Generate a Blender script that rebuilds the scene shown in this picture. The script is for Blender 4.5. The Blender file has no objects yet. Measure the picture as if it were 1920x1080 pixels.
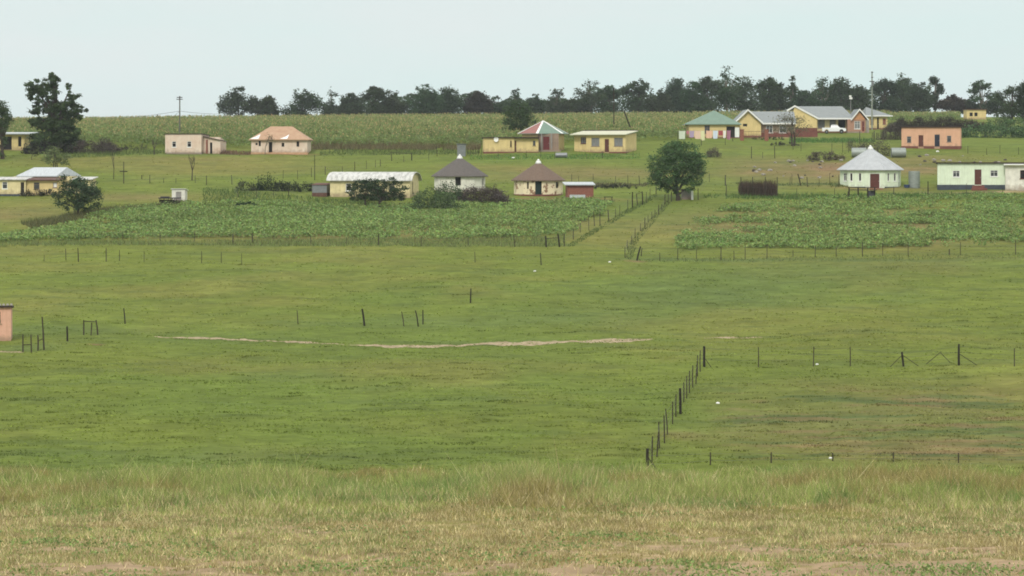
import bpy, math, random
import numpy as np
random.seed(7); rng = np.random.default_rng(7)
scene = bpy.context.scene
R = math.radians

# ---------------------------------------------------------------- camera
F = 4330.0; RH = 300.0; ZC = 16.0          # focal length in photo pixels, eye-level row, eye height
cam_d = bpy.data.cameras.new('camera'); cam = bpy.data.objects.new('camera', cam_d)
scene.collection.objects.link(cam); scene.camera = cam
cam.location = (0, 0, ZC); cam.rotation_euler = (R(90), 0, 0)
cam_d.sensor_width = 36; cam_d.lens = F/1920*36; cam_d.shift_y = -(540-RH)/1920
cam_d.clip_start = 0.5; cam_d.clip_end = 8000

# ---------------------------------------------------------------- sky, sun, exposure
SUN_EL, SUN_AZ = 42, 192      # degrees; azimuth clockwise from +Y (sun behind the camera, a little left)
world = bpy.data.worlds.new('World'); scene.world = world; world.use_nodes = True
nt = world.node_tree; nt.nodes.clear()
N = nt.nodes.new; L = nt.links.new
out = N('ShaderNodeOutputWorld'); bg = N('ShaderNodeBackground'); bg.inputs[1].default_value = 0.1
sky = N('ShaderNodeTexSky'); sky.sky_type = 'NISHITA'; sky.sun_disc = False
sky.sun_elevation = R(SUN_EL); sky.sun_rotation = R(SUN_AZ); sky.dust_density = 4; sky.air_density = 1.2
tc = N('ShaderNodeTexCoord'); sep = N('ShaderNodeSeparateXYZ'); L(tc.outputs['Generated'], sep.inputs[0])
ramp = N('ShaderNodeValToRGB'); L(sep.outputs[2], ramp.inputs[0])
cr = ramp.color_ramp
cr.elements[0].position = 0.0; cr.elements[0].color = (.80, .945, .925, 1)
cr.elements[1].position = 1.0; cr.elements[1].color = (1.55, 1.6, 1.62, 1)
e = cr.elements.new(0.075); e.color = (.735, .905, .885, 1)
e = cr.elements.new(0.3); e.color = (1.06, 1.15, 1.13, 1)
mp = N('ShaderNodeMapping'); mp.inputs['Scale'].default_value = (1.2, 1.2, 6)
L(tc.outputs['Generated'], mp.inputs[0])
cl = N('ShaderNodeTexNoise'); cl.inputs['Scale'].default_value = 3.2; cl.inputs['Detail'].default_value = 5; L(mp.outputs[0], cl.inputs[0])
clr = N('ShaderNodeMapRange'); clr.inputs[1].default_value = .38; clr.inputs[2].default_value = .66
clr.inputs[3].default_value = 0.0; clr.inputs[4].default_value = 1.0; L(cl.outputs[0], clr.inputs[0])
cmix = N('ShaderNodeMix'); cmix.data_type = 'RGBA'; cmix.blend_type = 'MULTIPLY'; L(clr.outputs[0], cmix.inputs[0])
cmix.inputs[7].default_value = (1.09, .985, 1.0, 1); L(ramp.outputs[0], cmix.inputs[6])
sc10 = N('ShaderNodeVectorMath'); sc10.operation = 'SCALE'; sc10.inputs['Scale'].default_value = 10.0; L(cmix.outputs[2], sc10.inputs[0])
mx = N('ShaderNodeMix'); mx.data_type = 'RGBA'; mx.inputs[0].default_value = 0.93
L(sky.outputs[0], mx.inputs[6]); L(sc10.outputs[0], mx.inputs[7])
L(mx.outputs[2], bg.inputs[0]); L(bg.outputs[0], out.inputs[0])
sd = bpy.data.lights.new('sun', 'SUN'); sd.energy = 2.0; sd.angle = R(12); sd.color = (1, .96, .9)
sun = bpy.data.objects.new('sun', sd); scene.collection.objects.link(sun)
sun.rotation_euler = (R(90-SUN_EL), 0, R(180-SUN_AZ)+0)
sun.rotation_euler = (R(90-SUN_EL), 0, -R(SUN_AZ)+math.pi)
scene.view_settings.view_transform = 'Standard'; scene.view_settings.look = 'None'
scene.view_settings.exposure = 0.0; scene.view_settings.gamma = 1
scene.render.engine = 'CYCLES'
scene.cycles.filter_width = 1.8
scene.cycles.volume_bounces = 0; scene.cycles.max_bounces = 6; scene.cycles.transparent_max_bounces = 8

# ---------------------------------------------------------------- the shape of the ground
def _zr(y, row): return -(row-RH)/F*y
_P = [(-200,-2.0),(-40,-2.6),(0,-3.4),(20,_zr(20,1300)),(30,_zr(30,1165)),(38,_zr(38,1080)),(50,_zr(50,985)),(60,_zr(60,926)),(67,_zr(67,896)),
      (71,_zr(71,884)),(80,-11.5),(91,-13.8),(100,-14.4),(106,_zr(106,885)),(112,_zr(112,853)),(120,_zr(120,812)),(130,_zr(130,767)),
      (149,_zr(149,688)),(166,_zr(166,638)),(190,_zr(190,565)),(216,_zr(216,492)),(236,_zr(236,452)),(262,_zr(262,405)),
      (290,_zr(290,362)),(312,_zr(312,328)),(345,_zr(345,288)),(372,_zr(372,265)),(402,_zr(402,251)),(470,_zr(470,236)),(560,_zr(560,228)),
      (620,_zr(620,228)),(700,_zr(700,234)),(900,_zr(900,250)),(1500,4.0),(4000,-60)]
_py = np.array([p[0] for p in _P], float); _pz = np.array([p[1] for p in _P], float)
_h = np.diff(_py); _d = np.diff(_pz)/_h
_m = np.zeros(len(_py)); _m[0] = _d[0]; _m[-1] = _d[-1]
for i in range(1, len(_py)-1):
    if _d[i-1]*_d[i] > 0:
        w1 = 2*_h[i]+_h[i-1]; w2 = _h[i]+2*_h[i-1]
        _m[i] = (w1+w2)/(w1/_d[i-1]+w2/_d[i])
def sstep(a, b, v):
    t = np.clip((v-a)/(b-a), 0, 1); return t*t*(3-2*t)
def ground(x, y):
    x = np.asarray(x, float); y = np.asarray(y, float)
    i = np.clip(np.searchsorted(_py, y)-1, 0, len(_py)-2)
    t = (y-_py[i])/_h[i]; t2 = t*t; t3 = t2*t
    z = (2*t3-3*t2+1)*_pz[i]+(t3-2*t2+t)*_h[i]*_m[i]+(-2*t3+3*t2)*_pz[i+1]+(t3-t2)*_h[i]*_m[i+1]
    z = z + 0.0085*np.clip(x, -300, 300)*sstep(330, 560, y)
    a = 0.06*sstep(96, 130, y)*(1-.5*sstep(330, 360, y))
    z = z + a*(np.sin(x*.31+y*.11)+np.sin(x*.13-y*.29+1.3)+.6*np.sin(x*.67+y*.53+.4))
    b = 0.035
    z = z + b*(np.sin(x*1.9+y*.7+.3)*np.sin(y*1.37-x*.5)+.7*np.sin(x*3.1-y*2.2)*np.sin(y*2.9+x*.9+2))*(1-sstep(200, 330, y))
    z = z + sstep(56, 64, y)*(1-sstep(76, 84, y))*(.06*np.sin(x*.62+1)+.05*np.sin(x*1.7+y*.2)+.05*np.sin(x*3.9))
    return z + ZC
def g1(x, y): return float(ground(np.array([x]), np.array([y]))[0])
def row_of(x, y, z): return RH + F*(ZC-z)/y
def at(px, row):
    """world point on the ground seen at photo pixel (px,row)"""
    t = (px-960)/F
    lo, hi = (25., 71.5) if row > 885.5 else (105., 570.)
    for _ in range(40):
        m = .5*(lo+hi)
        if row_of(0, m, g1(t*m, m)) > row: lo = m
        else: hi = m
    y = .5*(lo+hi); return t*y, y, g1(t*y, y)

# ---------------------------------------------------------------- helpers
C = scene.collection
def S(r, g, b, k=1.0):
    def f(v):
        v /= 255.; return v/12.92 if v <= .04045 else ((v+.055)/1.055)**2.4
    return (f(r)*k, f(g)*k, f(b)*k)
MATS = {}
def mat(name, col, rough=.85, var=.15, scale=3.0, metal=0.0, spec=.3, bump=0.0, col2=None, stretch=None, thr=None):
    if name in MATS: return MATS[name]
    m = bpy.data.materials.new(name); m.use_nodes = True; t = m.node_tree; b = t.nodes['Principled BSDF']
    b.inputs['Roughness'].default_value = rough; b.inputs['Metallic'].default_value = metal
    b.inputs['Specular IOR Level'].default_value = spec
    tc = t.nodes.new('ShaderNodeTexCoord'); mp = t.nodes.new('ShaderNodeMapping')
    if stretch: mp.inputs['Scale'].default_value = stretch
    t.links.new(tc.outputs['Object'], mp.inputs[0])
    n = t.nodes.new('ShaderNodeTexNoise'); n.inputs['Scale'].default_value = scale; n.inputs['Detail'].default_value = 6
    n.inputs['Roughness'].default_value = .65
    t.links.new(mp.outputs[0], n.inputs[0])
    cr = t.nodes.new('ShaderNodeValToRGB'); a, c = cr.color_ramp.elements
    lo, hi = thr or (.3, .7)
    a.position = lo; c.position = hi
    c2 = col2 or tuple(v*(1-var) for v in col)
    c1 = tuple(min(1, v*(1+var*.5)) for v in col) if not col2 else col
    a.color = (*c2, 1); c.color = (*c1, 1)
    t.links.new(n.outputs[0], cr.inputs[0]); t.links.new(cr.outputs[0], b.inputs['Base Color'])
    if bump:
        bp = t.nodes.new('ShaderNodeBump'); bp.inputs['Strength'].default_value = bump; bp.inputs['Distance'].default_value = .05
        t.links.new(n.outputs[0], bp.inputs['Height']); t.links.new(bp.outputs[0], b.inputs['Normal'])
    MATS[name] = m; return m
def leafmat(name, transl=.3, rough=.7):
    if name in MATS: return MATS[name]
    m = bpy.data.materials.new(name); m.use_nodes = True; t = m.node_tree; b = t.nodes['Principled BSDF']
    a = t.nodes.new('ShaderNodeAttribute'); a.attribute_name = 'tint'
    t.links.new(a.outputs['Color'], b.inputs['Base Color']); b.inputs['Roughness'].default_value = rough
    b.inputs['Specular IOR Level'].default_value = .08
    tr = t.nodes.new('ShaderNodeBsdfTranslucent'); t.links.new(a.outputs['Color'], tr.inputs[0])
    mx = t.nodes.new('ShaderNodeMixShader'); mx.inputs[0].default_value = transl
    t.links.new(b.outputs[0], mx.inputs[1]); t.links.new(tr.outputs[0], mx.inputs[2])
    t.links.new(mx.outputs[0], t.nodes['Material Output'].inputs[0])
    MATS[name] = m; return m
def tag(o, label=None, cat=None, group=None, kind=None):
    if label: o['label'] = label
    if cat: o['category'] = cat
    if group: o['group'] = group
    if kind: o['kind'] = kind
    return o
def empty(name, loc, rz=0, label=None, cat=None, group=None):
    o = bpy.data.objects.new(name, None); C.objects.link(o); o.location = loc; o.rotation_euler = (0, 0, rz)
    o.empty_display_size = .3
    return tag(o, label, cat, group)
class MB:
    def __init__(s): s.v = []; s.f = []; s.mi = []; s.cur = 0
    def quad(s, *p):
        n = len(s.v); s.v += [tuple(q) for q in p]; s.f.append(tuple(range(n, n+len(p)))); s.mi.append(s.cur)
    def box(s, x0, x1, y0, y1, z0, z1):
        n = len(s.v)
        s.v += [(x0,y0,z0),(x1,y0,z0),(x1,y1,z0),(x0,y1,z0),(x0,y0,z1),(x1,y0,z1),(x1,y1,z1),(x0,y1,z1)]
        for f in ((0,3,2,1),(4,5,6,7),(0,1,5,4),(1,2,6,5),(2,3,7,6),(3,0,4,7)):
            s.f.append(tuple(n+i for i in f)); s.mi.append(s.cur)
    def tube(s, p0, p1, r0, r1, n=6):
        a = np.array(p0, float); b = np.array(p1, float); d = b-a; d /= max(np.linalg.norm(d), 1e-9)
        u = np.cross(d, (0, 0, 1)); 
        if np.linalg.norm(u) < 1e-3: u = np.array((1., 0, 0))
        u /= np.linalg.norm(u); w = np.cross(d, u); k = len(s.v)
        for c, r in ((a, r0), (b, r1)):
            for i in range(n):
                t = 2*math.pi*i/n; s.v.append(tuple(c+u*math.cos(t)*r+w*math.sin(t)*r))
        for i in range(n):
            j = (i+1) % n; s.f.append((k+i, k+j, k+n+j, k+n+i)); s.mi.append(s.cur)
        s.f.append(tuple(k+i for i in range(n))[::-1]); s.f.append(tuple(k+n+i for i in range(n))); s.mi += [s.cur]*2
    def solid(s, faces, th):
        """close a sheet of faces (lists of 3d points) into a slab th thick downwards"""
        idx = {}; top = []
        def gi(p):
            k = (round(p[0],4), round(p[1],4), round(p[2],4))
            if k not in idx: idx[k] = len(idx)
            return idx[k]
        fs = [[gi(p) for p in f] for f in faces]; pts = list(idx.keys()); n = len(s.v); m = len(pts)
        s.v += pts; s.v += [(p[0], p[1], p[2]-th) for p in pts]
        ed = {}
        for f in fs:
            s.f.append(tuple(n+i for i in f)); s.f.append(tuple(n+m+i for i in reversed(f))); s.mi += [s.cur]*2
            for a, b in zip(f, f[1:]+f[:1]): ed[(a, b)] = 1
        for (a, b) in list(ed):
            if (b, a) not in ed:
                s.f.append((n+b, n+a, n+m+a, n+m+b)); s.mi.append(s.cur)
    def build(s, name, m, parent=None, loc=None, smooth=False):
        me = bpy.data.meshes.new(name); me.from_pydata(s.v, [], s.f); 
        ms = m if isinstance(m, (list, tuple)) else [m]
        for q in ms: me.materials.append(q)
        if len(ms) > 1: me.polygons.foreach_set('material_index', s.mi)
        if smooth: me.polygons.foreach_set('use_smooth', [True]*len(me.polygons))
        me.update(); o = bpy.data.objects.new(name, me); C.objects.link(o)
        if parent: o.parent = parent
        if loc is not None: o.location = loc
        return o
def npmesh(name, V, K, col, m, parent=None, loc=None):
    """V (n,k,3) polygons of k corners each; col (n,3)"""
    n = V.shape[0]; k = V.shape[1]
    me = bpy.data.meshes.new(name); me.vertices.add(n*k); me.vertices.foreach_set('co', V.reshape(-1).astype(np.float32))
    me.loops.add(n*k); me.loops.foreach_set('vertex_index', np.arange(n*k, dtype=np.int32))
    me.polygons.add(n); me.polygons.foreach_set('loop_start', np.arange(0, n*k, k, dtype=np.int32))
    me.polygons.foreach_set('loop_total', np.full(n, k, dtype=np.int32))
    at_ = me.attributes.new('tint', 'FLOAT_COLOR', 'POINT')
    c = np.ones((n, k, 4), np.float32); c[:, :, :3] = col[:, None, :]
    at_.data.foreach_set('color', c.reshape(-1)); me.materials.append(m); me.update(calc_edges=True); me.validate()
    o = bpy.data.objects.new(name, me); C.objects.link(o)
    if parent: o.parent = parent
    if loc is not None: o.location = loc
    return o
def leaves(P, size, flat=.5, asp=.5):
    """diamond shaped leaf clumps with random attitude"""
    n = len(P); d = rng.normal(size=(n, 3)); d[:, 2] *= flat; d /= np.linalg.norm(d, axis=1)[:, None]
    e = rng.normal(size=(n, 3)); e -= (e*d).sum(1)[:, None]*d; e /= np.linalg.norm(e, axis=1)[:, None]
    s = np.broadcast_to(np.asarray(size, float), (n,))[:, None]
    return np.stack([P-d*s*.5, P+e*s*asp*.5, P+d*s*.5, P-e*s*asp*.5], 1)
def blades(P, h, w, lean=.35):
    """one tapered, leaning blade per point: triangle"""
    n = len(P); a = rng.uniform(0, 2*math.pi, n); ux = np.stack([np.cos(a), np.sin(a)*.3, np.zeros(n)], 1)*np.asarray(w)[:, None]*.5
    top = np.stack([rng.normal(0, lean, n)*h, rng.normal(0, lean, n)*h, h], 1)
    return np.stack([P-ux, P+ux, P+top], 1)
def jitter(base, n, v=.25, hue=.06):
    b = np.array(base)[None, :]*np.ones((n, 1)); k = rng.normal(1, v, (n, 1)).clip(.35, 1.9)
    return (b*k*(1+rng.normal(0, hue, (n, 3)))).clip(.004, .95)
def inpoly(px, row, poly):
    r = np.zeros(px.shape, bool); j = len(poly)-1
    for i in range(len(poly)):
        xi, yi = poly[i]; xj, yj = poly[j]
        if yi != yj:
            r ^= ((yi > row) != (yj > row)) & (px < (xj-xi)*(row-yi)/(yj-yi)+xi)
        j = i
    return r
def scatter(poly, n, rowbias=False, ragged=0):
    """n random ground points inside an area whose corners stand at those photo pixels"""
    rows = [p[1] for p in poly]; pxs = [p[0] for p in poly]; cx = sum(pxs)/len(pxs)
    y0 = at(cx, max(rows))[1]-8; y1 = at(cx, min(rows))[1]+12
    if max(rows) > 886: y0 = 26
    if min(rows) > 880: y1 = 73
    out = []; got = 0
    t0, t1 = (min(pxs)-960)/F, (max(pxs)-960)/F
    for _ in range(60):
        y = rng.uniform(y0, y1, n); t = rng.uniform(t0, t1, n)
        if rowbias: y = 1/rng.uniform(1/y1, 1/y0, n)
        keep = rng.uniform(0, 1, n) < y/y1
        if rowbias: keep[:] = True
        x = t*y; z = ground(x, y); ok = keep & inpoly(x/y*F+960+ragged*8*(fbm(x, y, 3, 61)-.5), row_of(x, y, z)+ragged*(fbm(x, y, 2, 67)-.5), poly)
        out.append(np.stack([x, y, z], 1)[ok]); got += ok.sum()
        if got >= n: break
    return np.concatenate(out)[:n]
def vnoise(x, y, s, seed=0):
    X = x/s+seed*17.3; Y = y/s+seed*9.1; xi = np.floor(X); yi = np.floor(Y); fx = X-xi; fy = Y-yi
    fx = fx*fx*(3-2*fx); fy = fy*fy*(3-2*fy)
    def h(a, b): v = np.sin(a*127.1+b*311.7+seed)*43758.5453; return v-np.floor(v)
    return (h(xi, yi)*(1-fx)+h(xi+1, yi)*fx)*(1-fy)+(h(xi, yi+1)*(1-fx)+h(xi+1, yi+1)*fx)*fy
def fbm(x, y, s, seed=0): return .5*vnoise(x, y, s, seed)+.3*vnoise(x, y, s/2.1, seed+1)+.2*vnoise(x, y, s/4.3, seed+2)

# ---------------------------------------------------------------- ground sheet
GREEN = np.array(S(131, 144, 66))*.565; LUSH = np.array(S(121, 141, 66))*.565; OLIVE = np.array(S(146, 143, 78))*.58
SOIL = np.array(S(158, 126, 98))*.62; STRAW = np.array(S(166, 152, 100))*.62; DARK = np.array(S(106, 124, 74))*.6
PINK = np.array(S(194, 168, 134))*.62
# patches: px,row centre, half width px, half depth m, colour, strength
PATCH = [(330,306,260,9,OLIVE,.95),(430,320,190,7,OLIVE,.9),(300,297,240,3,SOIL,.25),(230,370,130,6,SOIL,.35),(30,400,80,8,SOIL,.45),(60,385,120,10,OLIVE,.6),
  (1120,330,170,9,SOIL,.5),(930,315,120,8,OLIVE,.6),(1080,318,160,5,SOIL,.25),(1480,325,130,16,SOIL,.6),(1560,312,60,8,SOIL,.8),(1720,318,140,9,SOIL,.55),(1720,300,120,8,SOIL,.35),(1420,300,90,7,SOIL,.25),
  (560,288,200,4,LUSH,.5),(980,300,160,7,LUSH,.6),(1060,292,160,4,LUSH,.5),(1300,340,300,7,LUSH,.5),
  (1630,790,340,15,SOIL,.17),(1800,745,260,10,SOIL,.14),(1790,848,260,4,SOIL,.4),(1500,815,170,6,SOIL,.13),(1630,790,360,16,DARK,.3),(1600,700,330,3,GREEN*1.12,.6),
  (1300,560,230,9,DARK,.5),(1480,520,260,8,DARK,.35),(1120,600,170,6,DARK,.35),(840,605,160,4,DARK,.3),(1700,500,260,5,DARK,.3),
  (60,575,100,8,OLIVE,.45),(90,500,130,4,OLIVE,.5),(1250,770,80,10,LUSH,.7),(600,740,250,6,LUSH,.35),(500,860,420,4,DARK,.35),(100,620,150,3,DARK,.5),
  (60,650,60,3,DARK,.5),(1010,640,60,2,DARK,.2),(1275,817,45,2,SOIL,.25),(1330,487,160,.8,DARK,.8),(1190,490,20,.8,SOIL,.8),
  (1650,353,100,3,SOIL,.4),(1860,360,140,1.6,PINK,.7),(1050,373,110,2.2,SOIL,.7),(1460,257,60,4,PINK,.4),(340,290,130,1.5,DARK,.5),(530,289,80,1.2,SOIL,.6),
  (750,458,400,1.2,DARK,.7),(300,456,320,1.2,DARK,.7),(700,450,420,3,OLIVE,.5),(180,646,14,.5,SOIL,.9),(1500,487,420,1.5,DARK,.5),(620,357,220,3,DARK,.4),
  (700,365,120,3,DARK,.3),(1520,345,160,1,DARK,.6),(1380,368,200,1,DARK,.5),(1860,240,100,8,DARK,.6),(600,420,480,16,SOIL,.4),(1600,420,320,20,SOIL,.55)]
def soilmask(x, y):
    return sstep(.52, .66, .5*fbm(x*.6, y, 2.2, 21)+.3*fbm(x, y, .8, 27)+.2*vnoise(x, y, .22, 29)+.07*sstep(47, 38, y)+.13*sstep(0, 6, x)*sstep(46, 38, y)-.035)
def ground_colour(x, y):
    n1 = fbm(x, y, 26, 1); n2 = fbm(x, y, 7, 5); n3 = fbm(x, y, 1.7, 9); n4 = vnoise(x, y, .55, 3)
    c = GREEN[None]*np.ones((len(x), 1))
    def mixc(c, col, a): a = np.clip(a, 0, 1)[:, None]; return c*(1-a)+col[None]*a
    c = mixc(c, LUSH, sstep(.45, .75, n1)*.7); c = mixc(c, OLIVE, sstep(.5, .8, fbm(x, y, 15, 11))*.55)
    c = mixc(c, LUSH, sstep(255, 300, y)*.3)
    for px, row, hw, hd, col, s in PATCH:
        X, Y, _ = at(px, row); w = hw/F*Y
        d = ((x-X)/w)**2+((y-Y)/hd)**2
        a = s*np.exp(-(d*.9)**1.5)*(.55+.9*n2)*(.6+.8*n3); c = mixc(c, col, a)
    st = fbm(x*.22, y, 1.5, 44); till = sstep(1310, 1400, x/np.maximum(y, 1)*F+960)*sstep(107, 112, y)*sstep(142, 134, y)
    c = mixc(c, DARK*.86, sstep(.56, .72, st)*sstep(100, 106, y)*(.35+.45*till)); c = mixc(c, SOIL*.95, till*sstep(.5, .75, fbm(x*.3, y, 1.1, 52))*.45)
    # near slope, green at its crest and straw with bare pinkish earth near the camera
    t = 1-sstep(44, 58, y+4*(n2-.5)*2)
    near = 1-sstep(74, 80, y)
    c = mixc(c, OLIVE, near*sstep(68, 56, y)*0.6); c = mixc(c, STRAW*.9, near*t*.85)
    soil = soilmask(x, y)
    c = mixc(c, PINK, near*sstep(54, 46, y)*soil*.95)
    c *= (.90+.2*n2)[:, None]*(.86+.28*n3)[:, None]*(.9+.2*n4)[:, None]
    return c
ys = np.concatenate([np.arange(-60, 26, 6), np.arange(26, 74, .22), np.arange(74, 104, 1.2), np.arange(104, 216, .42), np.arange(216, 345, .6),
                     np.arange(345, 420, 1.2), np.arange(420, 620, 5), np.arange(620, 1200, 40), np.arange(1200, 4001, 400)])
ts = np.concatenate([-np.geomspace(12, .26, 26)[:-1], np.linspace(-.26, .26, 430), np.geomspace(.26, 12, 26)[1:]])
YY, TT = np.meshgrid(ys, ts, indexing='ij'); XX = TT*np.maximum(np.abs(YY), 30)
XX = np.clip(XX, -3500, 3500); XX = np.where(np.abs(TT) > 1, XX*1.0, XX)
ZZ = ground(XX, YY); nr, nc = YY.shape
V = np.stack([XX, YY, ZZ], -1).reshape(-1, 3)
ii = (np.arange(nr-1)[:, None]*nc+np.arange(nc-1)[None]).reshape(-1)
Fq = np.stack([ii, ii+1, ii+nc+1, ii+nc], 1)
me = bpy.data.meshes.new('ground'); me.vertices.add(len(V)); me.vertices.foreach_set('co', V.reshape(-1).astype(np.float32))
me.loops.add(Fq.size); me.loops.foreach_set('vertex_index', Fq.reshape(-1).astype(np.int32))
me.polygons.add(len(Fq)); me.polygons.foreach_set('loop_start', np.arange(0, Fq.size, 4, dtype=np.int32)); me.polygons.foreach_set('loop_total', np.full(len(Fq), 4, dtype=np.int32))
me.polygons.foreach_set('use_smooth', np.ones(len(Fq), bool))
a_ = me.attributes.new('tint', 'FLOAT_COLOR', 'POINT'); cc = np.ones((len(V), 4), np.float32); cc[:, :3] = ground_colour(V[:, 0], V[:, 1]); a_.data.foreach_set('color', cc.reshape(-1))
me.update(calc_edges=True)
gm = bpy.data.materials.new('pasture'); gm.use_nodes = True; t = gm.node_tree; b = t.nodes['Principled BSDF']
a = t.nodes.new('ShaderNodeAttribute'); a.attribute_name = 'tint'; geo = t.nodes.new('ShaderNodeNewGeometry')
n1 = t.nodes.new('ShaderNodeTexNoise'); n1.inputs['Scale'].default_value = 2.6; n1.inputs['Detail'].default_value = 8; n1.inputs['Roughness'].default_value = .7
n2 = t.nodes.new('ShaderNodeTexNoise'); n2.inputs['Scale'].default_value = .55; n2.inputs['Detail'].default_value = 7; n2.inputs['Roughness'].default_value = .7
mpp = t.nodes.new('ShaderNodeMapping'); mpp.inputs['Scale'].default_value = (.4, 1, 1); t.links.new(geo.outputs['Position'], mpp.inputs[0]); t.links.new(mpp.outputs[0], n1.inputs[0]); t.links.new(mpp.outputs[0], n2.inputs[0])
r1 = t.nodes.new('ShaderNodeMapRange'); r1.inputs[1].default_value = .3; r1.inputs[2].default_value = .7; r1.inputs[3].default_value = .8; r1.inputs[4].default_value = 1.2
r2 = t.nodes.new('ShaderNodeMapRange'); r2.inputs[1].default_value = .3; r2.inputs[2].default_value = .7; r2.inputs[3].default_value = .8; r2.inputs[4].default_value = 1.2
t.links.new(n1.outputs[0], r1.inputs[0]); t.links.new(n2.outputs[0], r2.inputs[0])
mu = t.nodes.new('ShaderNodeMath'); mu.operation = 'MULTIPLY'; t.links.new(r1.outputs[0], mu.inputs[0]); t.links.new(r2.outputs[0], mu.inputs[1])
vm = t.nodes.new('ShaderNodeVectorMath'); vm.operation = 'SCALE'; t.links.new(a.outputs['Color'], vm.inputs[0]); t.links.new(mu.outputs[0], vm.inputs['Scale'])
t.links.new(vm.outputs[0], b.inputs['Base Color']); b.inputs['Roughness'].default_value = 1; b.inputs['Specular IOR Level'].default_value = .05
bp = t.nodes.new('ShaderNodeBump'); bp.inputs['Strength'].default_value = .8; bp.inputs['Distance'].default_value = .12; t.links.new(n1.outputs[0], bp.inputs['Height']); t.links.new(bp.outputs[0], b.inputs['Normal'])
me.materials.append(gm); go = bpy.data.objects.new('ground', me); C.objects.link(go); tag(go, 'green pasture sloping down into a shallow valley and up again', kind='structure')

# worn dirt track across the valley floor
def track(name, pts, label, col=None):
    W = [at(p, r) for p, r, w in pts]; wd = [w for _, _, w in pts]
    n = 24*(len(pts)-1)+1; tt = np.linspace(0, len(pts)-1, n)
    X = np.interp(tt, range(len(pts)), [w[0] for w in W]); Y = np.interp(tt, range(len(pts)), [w[1] for w in W]); Wd = np.interp(tt, range(len(pts)), wd)
    Y = Y+.35*(fbm(X, X*0, 3, 4)-.5); Wd = Wd*np.clip(2.0*fbm(X, X*0, 2.6, 8)-.3, .14, 1.0); k = 5; v = []; f = []
    for i in range(n):
        for j in range(k):
            yy = Y[i]+(j/(k-1)-.5)*Wd[i]+.10*math.sin(i*1.7+j); v.append((X[i], yy, g1(X[i], yy)+.012))
    for i in range(n-1):
        for j in range(k-1): f.append((i*k+j, (i+1)*k+j, (i+1)*k+j+1, i*k+j+1))
    me = bpy.data.meshes.new(name); me.from_pydata(v, [], f)
    me.materials.append(mat('track_soil', tuple(np.array(S(198, 178, 144))*.64), 1, .3, 2, col2=tuple(np.array(S(152, 138, 96))*.6), thr=(.35, .6))); o = bpy.data.objects.new(name, me); C.objects.link(o); tag(o, label, kind='structure')
track('dirt_track', [(290,631,.4),(380,634,1.1),(430,637,.7),(500,639,1.5),(580,642,2.2),(640,646,.7),(740,650,1.8),(800,650,2.2),(860,649,1.5),(900,645,1.8),(1000,643,2.2),(1100,641,2.4),(1200,637,2.2),(1225,636,.3)], 'bare pinkish dirt track worn across the valley floor')
track('dirt_track', [(1318,634,.1),(1350,633,.6),(1430,633,.4)], 'short thin bare strip right of the main dirt track')
track('dirt_track', [(-40,661,.9),(0,660,.9),(45,661,.3)], 'short bare strip of earth below the pink house')

# ---------------------------------------------------------------- building kit
WALLS = {}
def wall(mb, A, B, z0, zA, zB, ops=(), th=.18):
    """wall sheet from A to B (seen from the side where A is left), real openings (u0,u1,v0,v1) with reveals"""
    A = np.array(A, float); B = np.array(B, float); Ln = np.linalg.norm(B-A); d = (B-A)/Ln; nin = np.array((-d[1], d[0]))
    P = lambda u, v, k=0: (A[0]+d[0]*u+nin[0]*k, A[1]+d[1]*u+nin[1]*k, v)
    zt = min(zA, zB)
    us = sorted({0, Ln, *[o[0] for o in ops], *[o[1] for o in ops]}); vs = sorted({z0, zt, *[o[2] for o in ops], *[o[3] for o in ops]})
    for a, b in zip(us, us[1:]):
        for c, e in zip(vs, vs[1:]):
            if any(o[0] <= (a+b)/2 <= o[1] and o[2] <= (c+e)/2 <= o[3] for o in ops): continue
            mb.quad(P(a, c), P(b, c), P(b, e), P(a, e)); mb.quad(P(a, c, th), P(a, e, th), P(b, e, th), P(b, c, th))
    for u0, u1, v0, v1 in [o[:4] for o in ops]:
        for q in (((u0, v0), (u1, v0)), ((u1, v0), (u1, v1)), ((u1, v1), (u0, v1)), ((u0, v1), (u0, v0))):
            mb.quad(P(*q[0]), P(*q[0], th), P(*q[1], th), P(*q[1]))
    if zA != zB:
        if zA > zB: mb.quad(P(0, zt), P(Ln, zt), P(0, zA))
        else: mb.quad(P(0, zt), P(Ln, zt), P(Ln, zB))
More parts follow.
